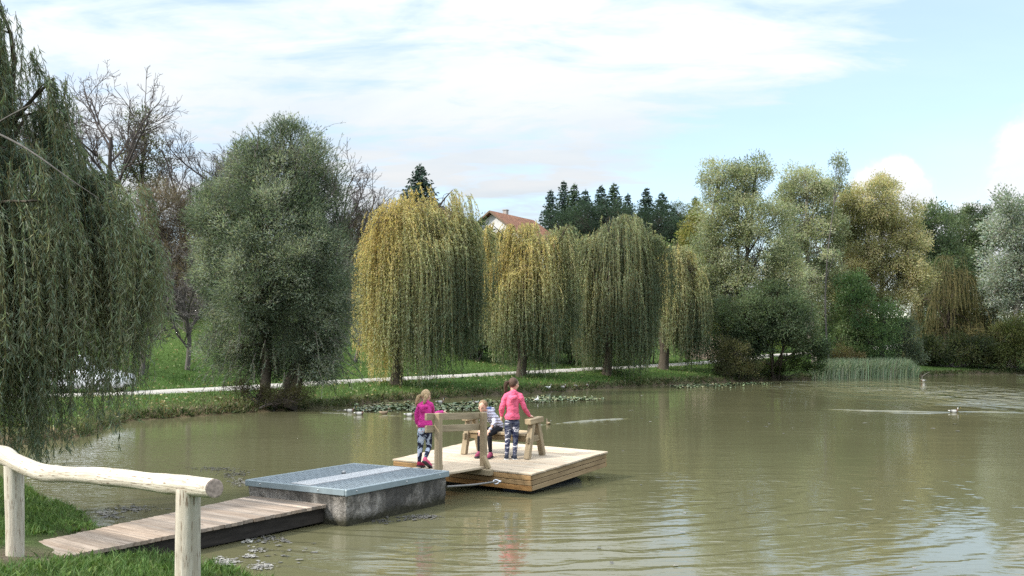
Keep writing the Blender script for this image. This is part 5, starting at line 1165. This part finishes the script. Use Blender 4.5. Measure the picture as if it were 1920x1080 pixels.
    bare('bare_tree', 'leafless tree showing right of the tall green willow', 'tree', zb(648, 66), 7.2, .011, .16, 21, WIDE, lean=(.12, 0, 1))
    bare('bare_tree', 'leafless tree far left behind the strands of the near willow', 'tree', zb(95, 66), 8.4, .011, .17, 33, WIDE)
    grp = 'small orchard trees on the grass slope'
    for px, py, H, sd_, lean, lb in ((350, 694, 3.9, 5, (.10, 0, 1), 'crooked grey orchard tree with a dense twiggy crown, left of the tall green willow'), (263, 703, 3.2, 8, (.08, 0, 1), 'forked grey orchard tree nearest the white car'), (664, 680, 3.6, 14, (.0, 0, 1), 'slim orchard tree between the tall green willow and the widest golden willow'),
                                     (404, 648, 3.6, 17, (-.05, 0, 1), 'orchard tree further up the slope behind the crooked one')):
        b = ground_hit(px, py); bare('orchard_tree', lb, 'tree', b, H * b[1] / 46, .011, .125, sd_, SHRUBBY, BARKG, grp, lean)
    # ruffle of small plants along the far waterline
understorey()
def hill_conifers():
    nm = ('small pointed', 'taller pointed', 'broad', 'dark blunt', 'bushy', 'wide twin topped', 'short', 'second tallest', 'broad drooping', 'low', 'lone far')
    for i, (px, top, hw, d) in enumerate(((1032, 357, 20, 128), (1057, 340, 19, 132), (1077, 345, 27, 126), (1098, 356, 24, 130), (1127, 348, 27, 127), (1151, 344, 29, 131), (1177, 364, 18, 126), (1212, 352, 24, 128), (1241, 362, 30, 124), (1263, 388, 22, 127), (1304, 370, 15, 140))):
        lb = ('leftmost small spruce on the skyline', 'tall pointed spruce second from the left on the skyline', 'broad spruce third from the left, lighter green', 'dark spruce just right of the lighter green one', 'bushy spruce with a blunt top in the middle of the row', 'wide spruce with a twin top in the middle of the row', 'short spruce in the gap right of the twin topped one',
              'pointed spruce right of the gap in the row', 'broad drooping spruce at the right end of the row', 'low dark spruce rightmost in the row', 'lone far spruce behind the pale grey green tree')[i]
        spruce(lb, px, top, hw, d, 80 + i, ground=8.2, cols=((.022, .042, .03), (.05, .085, .055)) if i not in (2, 5) else ((.035, .06, .034), (.065, .10, .05)))
    spruce('lone blue green spruce behind the top of the widest golden willow', 787, 308, 44, 112, 99, cols=((.02, .04, .03), (.05, .085, .06)), ground=8.)
hill_conifers()

# ------------------------------------------------------------------ reeds, grass, lily pads, litter
def reeds():
    rng = np.random.RandomState(2); n = 5200; px = rng.uniform(1522, 1722, n); e = sstep(1522, 1545, px) * (1 - sstep(1700, 1722, px))
    pyw = np.interp(px, [1522, 1640, 1722], [711, 708.6, 706.4]); d = HC * F / (pyw - 645) + rng.uniform(-.6, 1.9, n)
    b = np.stack([(px - 960) / F * d, d, np.full(n, -.05)], 1); h = (.6 + .6 * e) * rng.uniform(.65, 1.15, n) * 1.15
    lean = rng.normal(size=(n, 2)) * (.12 + .25 * (rng.rand(n, 1) < .15)) + [.07, 0]
    m = b + np.stack([lean[:, 0] * .35, lean[:, 1] * .3, h * .6], 1); t = b + np.stack([lean[:, 0] * 1.5, lean[:, 1] * 1.3, h], 1)
    w = .022; s = unit(rng.normal(size=(n, 3)) * [1, .4, 0]) * w
    v = np.stack([b - s, b + s, m + s, m - s, t], 1).reshape(-1, 3); i = np.arange(n)[:, None] * 5
    col = np.repeat(leafcol(n, rng, ((.15, .215, .125), (.26, .335, .20), (.42, .44, .29)), rng.rand(n)), 5, 0)
    tag(link('reeds', mesh_np('reeds', v, i + [0, 1, 2, 3], i + [3, 2, 4], col), GRASS), 'bed of upright green reeds at the far end of the pond', 'reeds', None, 'stuff')
reeds()
def blades(name, xy, h, w, cols, seed, lean=.5, tone=None, zoff=-.01):
    rng = np.random.RandomState(seed); n = len(xy); z = height(xy); b = np.column_stack([xy, z + zoff])
    l = rng.normal(size=(n, 2)) * lean * h[:, None]; s = unit(np.column_stack([rng.normal(size=(n, 2)), np.zeros(n)])) * w[:, None] * .5
    m = b + np.column_stack([l * .35, h * .6]); t = b + np.column_stack([l, h])
    v = np.stack([b - s, b + s, m + s * .8, m - s * .8, t], 1).reshape(-1, 3); i = np.arange(n)[:, None] * 5
    col = np.repeat(leafcol(n, rng, cols, rng.rand(n) * .6 + .4 * (tone if tone is not None else rng.rand(n))), 5, 0)
    return v, i + [0, 1, 2, 3], i + [3, 2, 4], col
def grasses():
    rng = np.random.RandomState(12)
    GC = ((.042, .09, .02), (.07, .13, .031), (.105, .175, .046), (.165, .21, .08))
    n = 90000; xy = np.stack([rng.uniform(-9.5, -.8, n), rng.uniform(6.2, 17, n)], 1); s = pond_sd(xy)
    bare_ = ((xy[:, 0] + 4.95) ** 2 + (xy[:, 1] - 9.75) ** 2) / .62
    a0, a1, b0, b1 = G(612, 945.5, .268)[:2], G(479, 927.5, .268)[:2], G(121, 1043, .235)[:2], G(43, 1021, .17)[:2]
    wd = unit(b0 - a0); wn = V3([-wd[1], wd[0]]); rel = xy - b0; u_, v_ = rel @ wd, rel @ wn; vw = (b1 - b0) @ wn
    onw = (u_ < .1) & (v_ * np.sign(vw) > -.12) & (v_ * np.sign(vw) < abs(vw) + .12)
    px = 960 + xy[:, 0] / xy[:, 1] * F
    k = (s > .02) & (rng.rand(n) < np.clip(bare_, .05, 1)) & ~onw & (px > -60) & (vnoise(np.column_stack([xy, 0 * s]), 3, 2) > -.9 + .6 * rng.rand(n))
    xy = xy[k]; n = len(xy)
    v, q, t, c = blades('g', xy, rng.uniform(.05, .15, n), rng.uniform(.005, .011, n), GC, 3, .55)
    a = Acc(); a.add(v, q, c, None, t)
    # broad leaved weeds among it
    n = 5200; w = xy[rng.choice(len(xy), n // 5)]; w = np.repeat(w, 5, 0); n = len(w); b = np.column_stack([w, height(w) + .01]); dr = rng.normal(size=(n, 3)); dr[:, 2] = abs(dr[:, 2]) * .7 + .35
    v, q, c = leaves(b, dr, rng.uniform(.05, .11, n), rng.uniform(.025, .05, n), leafcol(n, rng, ((.05, .10, .02), (.09, .15, .035), (.14, .2, .06)), rng.rand(n)), rng); a.add(v, q, c)
    tag(a.build('grass', GRASS), 'short green grass and weeds on the near bank', 'grass', None, 'stuff')
    # far bank: density even in the picture
    n = 210000; px = rng.uniform(-40, 1560, n); d = 26 + (100 - 26) * rng.rand(n) ** 1.5
    xy = np.stack([(px - 960) / F * d, d], 1); s = pond_sd(xy); p, i, t = seg_nearest(xy, PATH[:-1, :2], PATH[1:, :2])
    k = (s > .03) & (p > 1.42) & (s + p < 45) & (p < 17 + 8 * rng.rand(n)); xy, s, d, p = xy[k], s[k], d[k], p[k]; n = len(xy)
    h = rng.uniform(.05, .15, n) * (1 + .8 * (vnoise(np.column_stack([xy, 0 * s]), .7, 5) > .35))
    v, q, t, c = blades('g', xy, h, .006 + d * .00040 * rng.uniform(.7, 1.3, n), GC, 4, .6, np.clip(.5 + .5 * vnoise(np.column_stack([xy, 0 * s]), .35, 6), 0, 1))
    dry = np.repeat((rng.rand(n) < np.clip(.75 - s / 1.6, .03, .7) * (xy[:, 0] < 4)), 5); c[dry] = c[dry] * .3 + V3([.10, .08, .05])
    tag(link('grass', mesh_np('grass', v, q, t, c), GRASS), 'mown grass of the far bank and orchard slope', 'grass', None, 'stuff')
    # leafy weeds and overhanging tufts at the far waterline
    n = 26000; i = rng.randint(len(SHORE), size=n); f = rng.rand(n, 1); xy = SHORE[i] * (1 - f) + np.roll(SHORE, -1, 0)[i] * f; xy = xy + rng.normal(size=(n, 2)) * .22
    s = pond_sd(xy); k = (xy[:, 1] > 24) & (s > -.02) & (s < .7); xy = xy[k]; n = len(xy); b = np.column_stack([xy, np.maximum(height(xy), .0)]); dr = rng.normal(size=(n, 3)); dr[:, 2] = abs(dr[:, 2]) + .3
    d = xy[:, 1]; v, q, c = leaves(b, dr, rng.uniform(.1, .28, n), .02 + d * .0007, leafcol(n, rng, ((.03, .05, .016), (.06, .09, .028), (.11, .12, .05), (.16, .13, .08)), rng.rand(n)), rng)
    tag(link('waterside_weeds', mesh_np('waterside_weeds', v, q, None, c), GRASS), 'low weeds fringing the far waterline', 'weeds', None, 'stuff')
grasses()
def pads():
    m, n_, l, b = mat('lily_pad', .38, .5); l.new(attr(n_), b.inputs['Base Color'])
    rng = np.random.RandomState(6)
    for lb, spots, n in (('lily pads floating behind the fair-haired child', [(740, 763, 55, 6), (800, 766, 60, 6), (860, 762, 40, 8), (700, 768, 30, 4), (905, 757, 22, 5)], 900), ('lily pads floating right of the standing child', [(1040, 748, 40, 4.5), (1075, 749, 38, 3), (1005, 751, 25, 4), (1100, 748.5, 20, 1.5)], 520), ('lily pads in the shade below the drab brown bush', [(1330, 723, 50, 3.5), (1400, 720, 60, 2.5), (1290, 725, 30, 3)], 380)):
        a = Acc(); pts = []
        for k in range(n):
            s = spots[rng.randint(len(spots))]; px, py = s[0] + rng.normal() * s[2] * .55, s[1] + rng.normal() * s[3] * .5
            p = G(px, py)
            if pond_sd(p[None, :2])[0] > -.15: continue
            r = rng.uniform(.06, .15); th = rng.uniform(0, 6.28); tilt = rng.normal(size=2) * .16 if rng.rand() < .85 else rng.normal(size=2) * .35
            an = np.linspace(.22, 6.06, 12) + th; ring = np.stack([np.cos(an) * r, np.sin(an) * r * .92, 0 * an], 1); ring[:, 2] = abs(ring[:, :2] @ tilt) + .012 + rng.uniform(0, .02) + rng.uniform(0, .014) * np.sin(an * 3)
            c = leafcol(1, rng, ((.06, .095, .04), (.11, .15, .07), (.19, .21, .11), (.26, .22, .12)), V3([rng.rand() ** 1.4]))[0]
            a.add(np.vstack([[[0, 0, .012]], ring]) + p, None, c, None, [(0, i, i + 1) for i in range(1, 12)])
        tag(a.build('lily_pads', m), lb, 'lily pads', None, 'stuff')
    m = vcol('floating_litter', .8, .3); a = Acc()
    for (px, py, sx, sy, n, cols) in ((418, 1056, 26, 9, 150, .30), (478, 1033, 12, 4, 40, .3), (462, 1016, 8, 4, 40, .45), (505, 1012, 30, 9, 90, .14), (468, 1045, 14, 2.5, 30, .3), (492, 1063, 26, 6, 90, .32), (790, 971, 40, 5, 150, .13), (720, 978, 30, 4, 60, .1), (440, 890, 30, 6, 110, .08), (400, 880, 50, 4, 130, .08), (450, 905, 20, 9, 110, .2),
                                      (250, 955, 40, 6, 120, .12), (200, 965, 30, 8, 120, .2), (530, 1035, 60, 22, 40, .2), (1300, 900, 600, 180, 60, .2), (1500, 780, 500, 40, 30, .2), (1040, 735, 60, 2, 20, .2), (640, 770, 30, 2, 25, .2)):
        for k in range(n):
            p = G(px + rng.normal() * sx * .5, py + rng.normal() * sy * .5) + [0, 0, .004 + rng.uniform(0, .006)]
            r = rng.uniform(.006, .035) if py > 800 else .06; an = np.sort(rng.uniform(0, 6.28, 6)); ring = np.stack([np.cos(an) * r * rng.uniform(.6, 1.6), np.sin(an) * r, rng.uniform(0, .012, 6)], 1)
            c = V3([1, .96, .86]) * cols * rng.uniform(.35, .95); a.add(np.vstack([[[0, 0, .006]], ring]) + p, None, c, None, [(0, i, i % 6 + 1) for i in range(1, 7)])
    tag(a.build('floating_litter', m), 'scattered leaf litter and scum floating on the water', 'leaf litter', None, 'stuff')
    # fallen leaves on grass
    n = 9000; px = rng.uniform(0, 1500, n); d = 24 + 60 * rng.rand(n) ** 1.4; xy = np.stack([(px - 960) / F * d, d], 1); s = pond_sd(xy); p, _, _ = seg_nearest(xy, PATH[:-1, :2], PATH[1:, :2]); k = (s > .1) & (p < 16) & (p > 1.4); xy = xy[k]; n = len(xy)
    v, q, c = leaves(np.column_stack([xy, height(xy) + .10]), rng.normal(size=(n, 3)) * [1, 1, .3], .12, .07, leafcol(n, rng, ((.16, .12, .05), (.3, .25, .12), (.28, .3, .16)), rng.rand(n)), rng)
    tag(link('fallen_leaves', mesh_np('fallen_leaves', v, q, None, c), GRASS), 'fallen leaves scattered over the grass of the far bank', 'leaves', None, 'stuff')
pads()
# ------------------------------------------------------------------ ducks
DUCKM = vcol('feathers', .7, .25)
def duck(px, py, label, kind, face=1, on_land=False, yaw=0., sc=.74):
    if on_land: p = ground_hit(px, py)
    else: p = G(px, py)
    zl = .10 * (sc if on_land else 0.)
    body = {'drake': (.42, .41, .38), 'hen': (.17, .125, .08), 'white': (.5, .5, .48)}[kind]; head = {'drake': (.012, .028, .02), 'hen': (.14, .105, .07), 'white': (.3, .29, .27)}[kind]; breast = {'drake': (.10, .05, .03), 'hen': (.15, .11, .07), 'white': (.75, .74, .7)}[kind]
    st = [(-.27, .11, .004, .004), (-.23, .105, .03, .018), (-.17, .085, .075, .05), (-.06, .06, .105, .085), (.06, .055, .108, .09), (.14, .07, .085, .075), (.18, .12, .05, .055), (.195, .19, .036, .04), (.205, .235, .042, .044), (.235, .26, .044, .046), (.265, .255, .034, .036), (.285, .245, .012, .014)]
    a = Acc(); S = 12; v = []; c = []
    for i, (x, z, ry, rz) in enumerate(st):
        for k in range(S):
            an = k / S * 6.283; yy, zz = ry * math.cos(an), rz * math.sin(an)
            v.append((x, yy, z + zz))
            w = V3(body) * (1.25 if zz < 0 else .8)
            if x < -.15: w = V3((.02, .02, .02)) if kind == 'drake' and x > -.2 else V3(body) * 1.5
            if x > .10: w = V3(breast)
            if x > .19: w = V3(head)
            if kind == 'drake' and i == 7: w = V3((.6, .6, .58))
            c.append(np.minimum(w, .85))
    q = [(i * S + k, i * S + (k + 1) % S, (i + 1) * S + (k + 1) % S, (i + 1) * S + k) for i in range(len(st) - 1) for k in range(S)]
    a.add(v, q, V3(c)); o = a.build('duck', DUCKM, None, p + [0, 0, zl], True); o.rotation_euler = (0, 0, yaw + (0 if face > 0 else math.pi)); o.scale = [sc] * 3
    tag(o, label, 'duck', 'ducks on the pond')
    b = Acc(); b.limb([(.275, 0, .243), (.31, 0, .232), (.335, 0, .228)], (.014, .013, .009), 8, 1); b.build('bill', flat('bill', (.42, .33, .06) if kind != 'hen' else (.2, .13, .05), .5, .4, .05), o, None, True)
    if on_land:
        for s in (-1, 1):
            l = Acc(); l.limb([(0, s * .035, .02), (0, s * .035, -.10)], (.01, .008), 6, 1); l.ball((.03, s * .035, -.094), (.035, .022, .006)); l.build('leg', flat('duck_leg', (.5, .22, .05)), o)
for d in ((656, 772.5, 'grey drake with a dark head, behind another drake in open water left of the children', 'drake', 1, False, .2), (674, 778, 'foremost grey drake in open water left of the children', 'drake', 1, False, .1), (720, 776.5, 'brown duck at the near edge of the lily pads', 'hen', 1, False, -.1), (768, 780.5, 'pale duck close behind the fair-haired child', 'drake', 1, False, 0.),
          (825, 756, 'pale drake beyond the lily pads, right of the fair-haired child', 'drake', 1, False, .3), (893, 757, 'dark headed duck beside the seated child\'s head', 'drake', -1, False, .5), (1006, 752, 'white duck at the edge of the lily pads right of the standing child', 'white', 1, False, 1.2), (1028, 796, 'small pale duck trailing a thin wake right of the bench', 'hen', -1, False, -1.3, .55),
          (1027, 731, 'pale duck resting on the far bank, leftmost of the row', 'white', 1, True, .2), (1055, 730, 'dark drake on the far bank, second in the row', 'drake', 1, True, .3), (1079, 728.5, 'dark drake on the far bank, third in the row', 'drake', -1, True, 1.2), (1101, 727, 'upright dark duck on the far bank, last of the row', 'drake', -1, True, 1.4),
          (1788, 774, 'white bodied drake with a long wake in the ruffled water on the right', 'drake', 1, False, 0.), (1731, 715, 'tiny distant drake near the right end of the reeds', 'drake', -1, False, 0.)):
    duck(*d)

# ------------------------------------------------------------------ driftwood
def driftwood():
    a = Acc(); p = G(1714, 706)
    for q in ([(1700, 705.5, 73.2), (1718, 703.5, 73), (1728, 703, 73)], [(1728, 706.5, 72.6), (1736, 701, 72.8), (1743, 697.5, 73)]):
        c = crom([P(*k) for k in q], 4) - p; a.tube(c, np.linspace(.03, .012, len(c)), 7)
    o = a.build('driftwood', flat('dead_wood', (.26, .23, .18), .9, .1), None, p, True); tag(o, 'forked pale dead branch sticking out of the water beside the reeds', 'branch')
driftwood()

# ------------------------------------------------------------------ white car behind the near willow
def car():
    d = 38.6; x0 = P(64, 700, d)[0]; x1 = P(245, 700, d)[0]; zg = PATH[np.argmin(abs(PATH[:, 0] - (x0 + x1) / 2)), 2] + .03
    root = empty('parked_car', ((x0 + x1) / 2, d, zg), 'small white hatchback parked on the path behind the near willow', 'car'); Lc = x1 - x0; k = Lc / 3.75
    paint, n, l, b = mat('white_paint', .25, .5); b.inputs['Base Color'].default_value = (.72, .74, .78, 1); b.inputs['Coat Weight'].default_value = .6
    gl, n, l, b = mat('car_glass', .06, .6); b.inputs['Base Color'].default_value = (.012, .015, .018, 1)
    rub = flat('tyre_rubber', (.02, .02, .02), .85, .2); rimm = flat('alloy', (.5, .5, .52), .35, .5, .1, 8, .8)
    X = lambda t: (t - .5) * Lc
    def loft(st, S=20):
        a = Acc(); v = []
        for t, hw, z0, z1, e in st:
            for i in range(S):
                an = 2 * math.pi * i / S; c, s = math.cos(an), math.sin(an); r = (abs(c) ** e + abs(s) ** e) ** (-1 / e)
                v.append((X(t), hw * c * r, (z0 + z1) / 2 + (z1 - z0) / 2 * s * r))
        q = [(i * S + j, i * S + (j + 1) % S, (i + 1) * S + (j + 1) % S, (i + 1) * S + j) for i in range(len(st) - 1) for j in range(S)]
        a.add(v, q); n_ = len(st)
        a.t.append(V3([(0, j + 1, j) for j in range(1, S - 1)] + [((n_ - 1) * S, (n_ - 1) * S + j, (n_ - 1) * S + j + 1) for j in range(1, S - 1)])); return a
    lower = [(0., .60, .42, .72, 5), (.012, .74, .28, .86, 5), (.05, .80, .21, .93, 6), (.2, .83, .18, .95, 7), (.5, .84, .18, .95, 7), (.70, .83, .18, .94, 7), (.82, .82, .19, .88, 6), (.93, .78, .21, .78, 5), (.985, .68, .26, .68, 4.5), (1., .52, .34, .58, 4)]
    bd = loft([(t, w * k, a * k, c * k, e) for t, w, a, c, e in lower]).build('body', paint, root, None, True)
    cab = [(.02, .60, .84, 1.06, 5), (.05, .66, .84, 1.34, 5), (.14, .68, .84, 1.46, 5), (.35, .68, .84, 1.50, 5), (.52, .67, .84, 1.46, 5), (.60, .66, .84, 1.33, 4.5), (.74, .66, .80, .96, 4)]
    cb = loft([(t, w * k, a * k, c * k, e) for t, w, a, c, e in cab]).build('cabin', paint, root, None, True)
    for s in (-1, 1):
        for t0, t1, t2, t3 in ((.10, .30, .13, .30), (.32, .53, .32, .49), (.545, .66, .51, .565)):
            g = Acc(); y0, y1 = s * .705 * k, s * .668 * k
            vs = []
            for y, off in ((0, .0), (.014, .0)):
                vs += [(X(t0), y0 + s * y, .96 * k), (X(t1), y0 + s * y, .96 * k), (X(t3), y1 + s * y, 1.36 * k), (X(t2), y1 + s * y, 1.36 * k)]
            g.add(vs, [(0, 1, 2, 3), (4, 5, 6, 7), (0, 1, 5, 4), (1, 2, 6, 5), (2, 3, 7, 6), (3, 0, 4, 7)]); g.build('window', gl, cb)
        for t in (.18, .80):
            w = Acc(); c = (X(t), s * .76 * k, .30 * k)
            v = []; S = 24
            for yy, r in ((-.10, .2), (-.09, .28), (-.05, .305), (.05, .305), (.09, .28), (.10, .2)):
                v += [(c[0] + r * k * math.cos(i / S * 6.283), c[1] + yy * k, c[2] + r * k * math.sin(i / S * 6.283)) for i in range(S)]
            w.add(v, [(i * S + j, i * S + (j + 1) % S, (i + 1) * S + (j + 1) % S, (i + 1) * S + j) for i in range(5) for j in range(S)]); wo = w.build('wheel', rub, root, None, True)
            r = Acc()
            for i in range(5):
                an = i / 5 * 6.283; r.beam((c[0], c[1] + s * .098 * k, c[2]), (c[0] + .2 * k * math.cos(an), c[1] + s * .098 * k, c[2] + .2 * k * math.sin(an)), .05 * k, .02, (0, 1, 0))
            r.ball((c[0], c[1] + s * .10 * k, c[2]), (.05, .02, .05)); r.build('rim', rimm, wo)
        h = Acc(); h.ball((X(.955), s * .56 * k, .66 * k), (.10, .13, .07), None, None, 14, 8); h.build('headlight', flat('headlight', (.6, .62, .65), .15, .6, .05), bd, None, True)
        h = Acc(); h.ball((X(.02), s * .60 * k, .80 * k), (.05, .10, .12), None, None, 14, 8); h.build('tail_light', flat('tail_light', (.35, .02, .02), .2, .6, .05), bd, None, True)
        h = Acc(); h.ball((X(.60), s * .86 * k, .98 * k), (.06, .09, .06), None, None, 12, 8); h.build('mirror', paint, bd, None, True)
    g = Acc(); g.add([(X(.61), -.56 * k, 1.335 * k), (X(.61), .56 * k, 1.335 * k), (X(.75), .60 * k, .965 * k), (X(.75), -.60 * k, .965 * k), (X(.615), -.56 * k, 1.31 * k), (X(.615), .56 * k, 1.31 * k), (X(.745), .6 * k, .95 * k), (X(.745), -.6 * k, .95 * k)], [(0, 1, 2, 3), (4, 5, 6, 7), (0, 1, 5, 4), (2, 3, 7, 6)]); g.build('windscreen', gl, cb)
    p = Acc(); p.box((X(.99), 0, .33 * k), (.06, 1.1 * k, .16), None, None, 1, .02); p.build('grille', rub, bd)
car()

# ------------------------------------------------------------------ houses on the hill
def house(label, peak, rd, run, half, pitch, wall_h, wcol, rcol, chim=None, hip=False, win=True, ov=.6):
    """peak: the near end of the ridge; rd: ridge direction; half: half the width across"""
    x = unit(V3([rd[0], rd[1], 0.])); y = V3([-x[1], x[0], 0.]); rise = half * pitch; peak = V3(peak)
    z0 = peak[2] - rise - wall_h; root = empty('house', (*(peak + x * run / 2)[:2], z0), label, 'house'); R = Matrix(((x[0], y[0], 0), (x[1], y[1], 0), (0, 0, 1))).to_4x4(); R.translation = Vector((*(peak + x * run / 2)[:2], z0)); root.matrix_world = R
    h = run / 2; wm = flat('render_' + label.split()[0], wcol, .9, .2, .08, 1.5)
    a = Acc(); H = wall_h - .08; gz = wall_h + rise - .30
    if hip: a.add([(-h, -half, 0), (h, -half, 0), (h, half, 0), (-h, half, 0), (-h, -half, H), (h, -half, H), (h, half, H), (-h, half, H)], [(0, 1, 5, 4), (1, 2, 6, 5), (2, 3, 7, 6), (3, 0, 4, 7)])
    else:
        a.add([(-h, -half, 0), (h, -half, 0), (h, half, 0), (-h, half, 0), (-h, -half, H - .12), (h, -half, H - .12), (h, half, H - .12), (-h, half, H - .12), (-h, 0, gz), (h, 0, gz)], [(0, 1, 5, 4), (2, 3, 7, 6)], None, None, [(3, 0, 4), (3, 4, 7), (7, 4, 8), (1, 2, 6), (1, 6, 5), (5, 6, 9)])
    a.build('wall', wm, root)
    m, n, l, b = mat('roof_tiles_' + label.split()[0], .85, .2); o = tc(n); w = n.new('ShaderNodeTexBrick'); w.inputs['Scale'].default_value = 3.2; mp = n.new('ShaderNodeMapping'); mp.inputs['Scale'].default_value = (1, 1.3, 1.3); l.new(o, mp.inputs[0]); l.new(mp.outputs[0], w.inputs[0])
    for k, f in (('Color1', .85), ('Color2', 1.15), ('Mortar', .55)): w.inputs[k].default_value = (*[c * f for c in rcol], 1)
    l.new(mix(n, l, 1., w.outputs[0], ramp(n, l, noise(n, l, o, 2, 5), (.3, (.65, .65, .65)), (.7, (1.25, 1.2, 1.15))), 'MULTIPLY'), b.inputs['Base Color']); bump(n, l, b, w.outputs['Fac'], .03)
    r = Acc(); ez = wall_h - ov * pitch; tk = .16; e = ov
    if hip:
        hp = half * .9; v = [(-h - e, -half - e, ez), (h + e, -half - e, ez), (h + e, half + e, ez), (-h - e, half + e, ez), (-h + hp, 0, wall_h + rise), (h - hp, 0, wall_h + rise)]; v += [(p[0], p[1], p[2] - tk) for p in v[:4]]
        r.add(v, [(0, 1, 5, 4), (2, 3, 4, 5), (0, 1, 7, 6), (1, 2, 8, 7), (2, 3, 9, 8), (3, 0, 6, 9), (6, 7, 8, 9)], None, None, [(1, 2, 5), (3, 0, 4)])
    else:
        v = []
        for z in (0, -tk): v += [(-h - e, -half - e, ez + z), (h + e, -half - e, ez + z), (h + e, 0, wall_h + rise + z), (-h - e, 0, wall_h + rise + z), (h + e, half + e, ez + z), (-h - e, half + e, ez + z)]
        r.add(v, [(0, 1, 2, 3), (3, 2, 4, 5), (6, 7, 8, 9), (9, 8, 10, 11), (0, 1, 7, 6), (4, 5, 11, 10), (1, 2, 8, 7), (2, 4, 10, 8), (0, 3, 9, 6), (3, 5, 11, 9)])
    rf = r.build('roof', m, root)
    if not hip:
        t = Acc()
        for s in (-1, 1): t.beam((-h - e - .02, s * (half + e), ez - .1), (-h - e - .02, 0, wall_h + rise - .10), .04, .2, (0, 0, 1))
        t.build('barge_board', flat('barge_' + label.split()[0], (.16, .11, .075), .8, .2), rf)
    if chim:
        c = Acc(); c.box((chim, half * .3, wall_h + rise * .7 + .9), (.5, .5, 1.9), None, None, 2, .02); c.box((chim, half * .3, wall_h + rise * .7 + 1.92), (.62, .62, .1), None, None, 0, .02); c.build('chimney', flat('chimney_stone', (.32, .3, .28), .9, .2), rf)
    if win:
        fm = flat('window_frame_' + label.split()[0], (.12, .08, .05), .6, .3); gl, n, l, b = mat('house_glass_' + label.split()[0], .08, .6); b.inputs['Base Color'].default_value = (.03, .035, .045, 1)
        for yy, zz in ((-1.3, wall_h + .35), (1.3, wall_h + .35), (-2.4, wall_h - 2.2), (0, wall_h - 2.2), (2.4, wall_h - 2.2)):
            if abs(yy) > half - .8: continue
            f = Acc()
            for (dy, dz, w_, h_) in ((0, .62, 1.0, .09), (0, -.62, 1.0, .09), (-.46, 0, .09, 1.15), (.46, 0, .09, 1.15), (0, 0, .06, 1.15)): f.box((-h - .03, yy + dy, zz + dz), (.08, w_, h_), None, None, 1, .01)
            fo = f.build('window', fm, root); p = Acc(); p.box((-h - .01, yy, zz), (.03, .84, 1.15), None, None, 1, .002); p.build('pane', gl, fo)
house('white house with a red tiled gable roof and chimney behind the slender golden willow', P(923, 395.5, 112), (.50, .86), 9., 5.0, .72, 5.4, (.62, .61, .59), (.27, .135, .085), chim=1.)
house('brown roofed house hidden behind the widest golden willow', P(702, 368, 122), (.93, .36), 11.5, 5.6, .62, 5.0, (.5, .42, .32), (.15, .105, .075), hip=True, win=False)
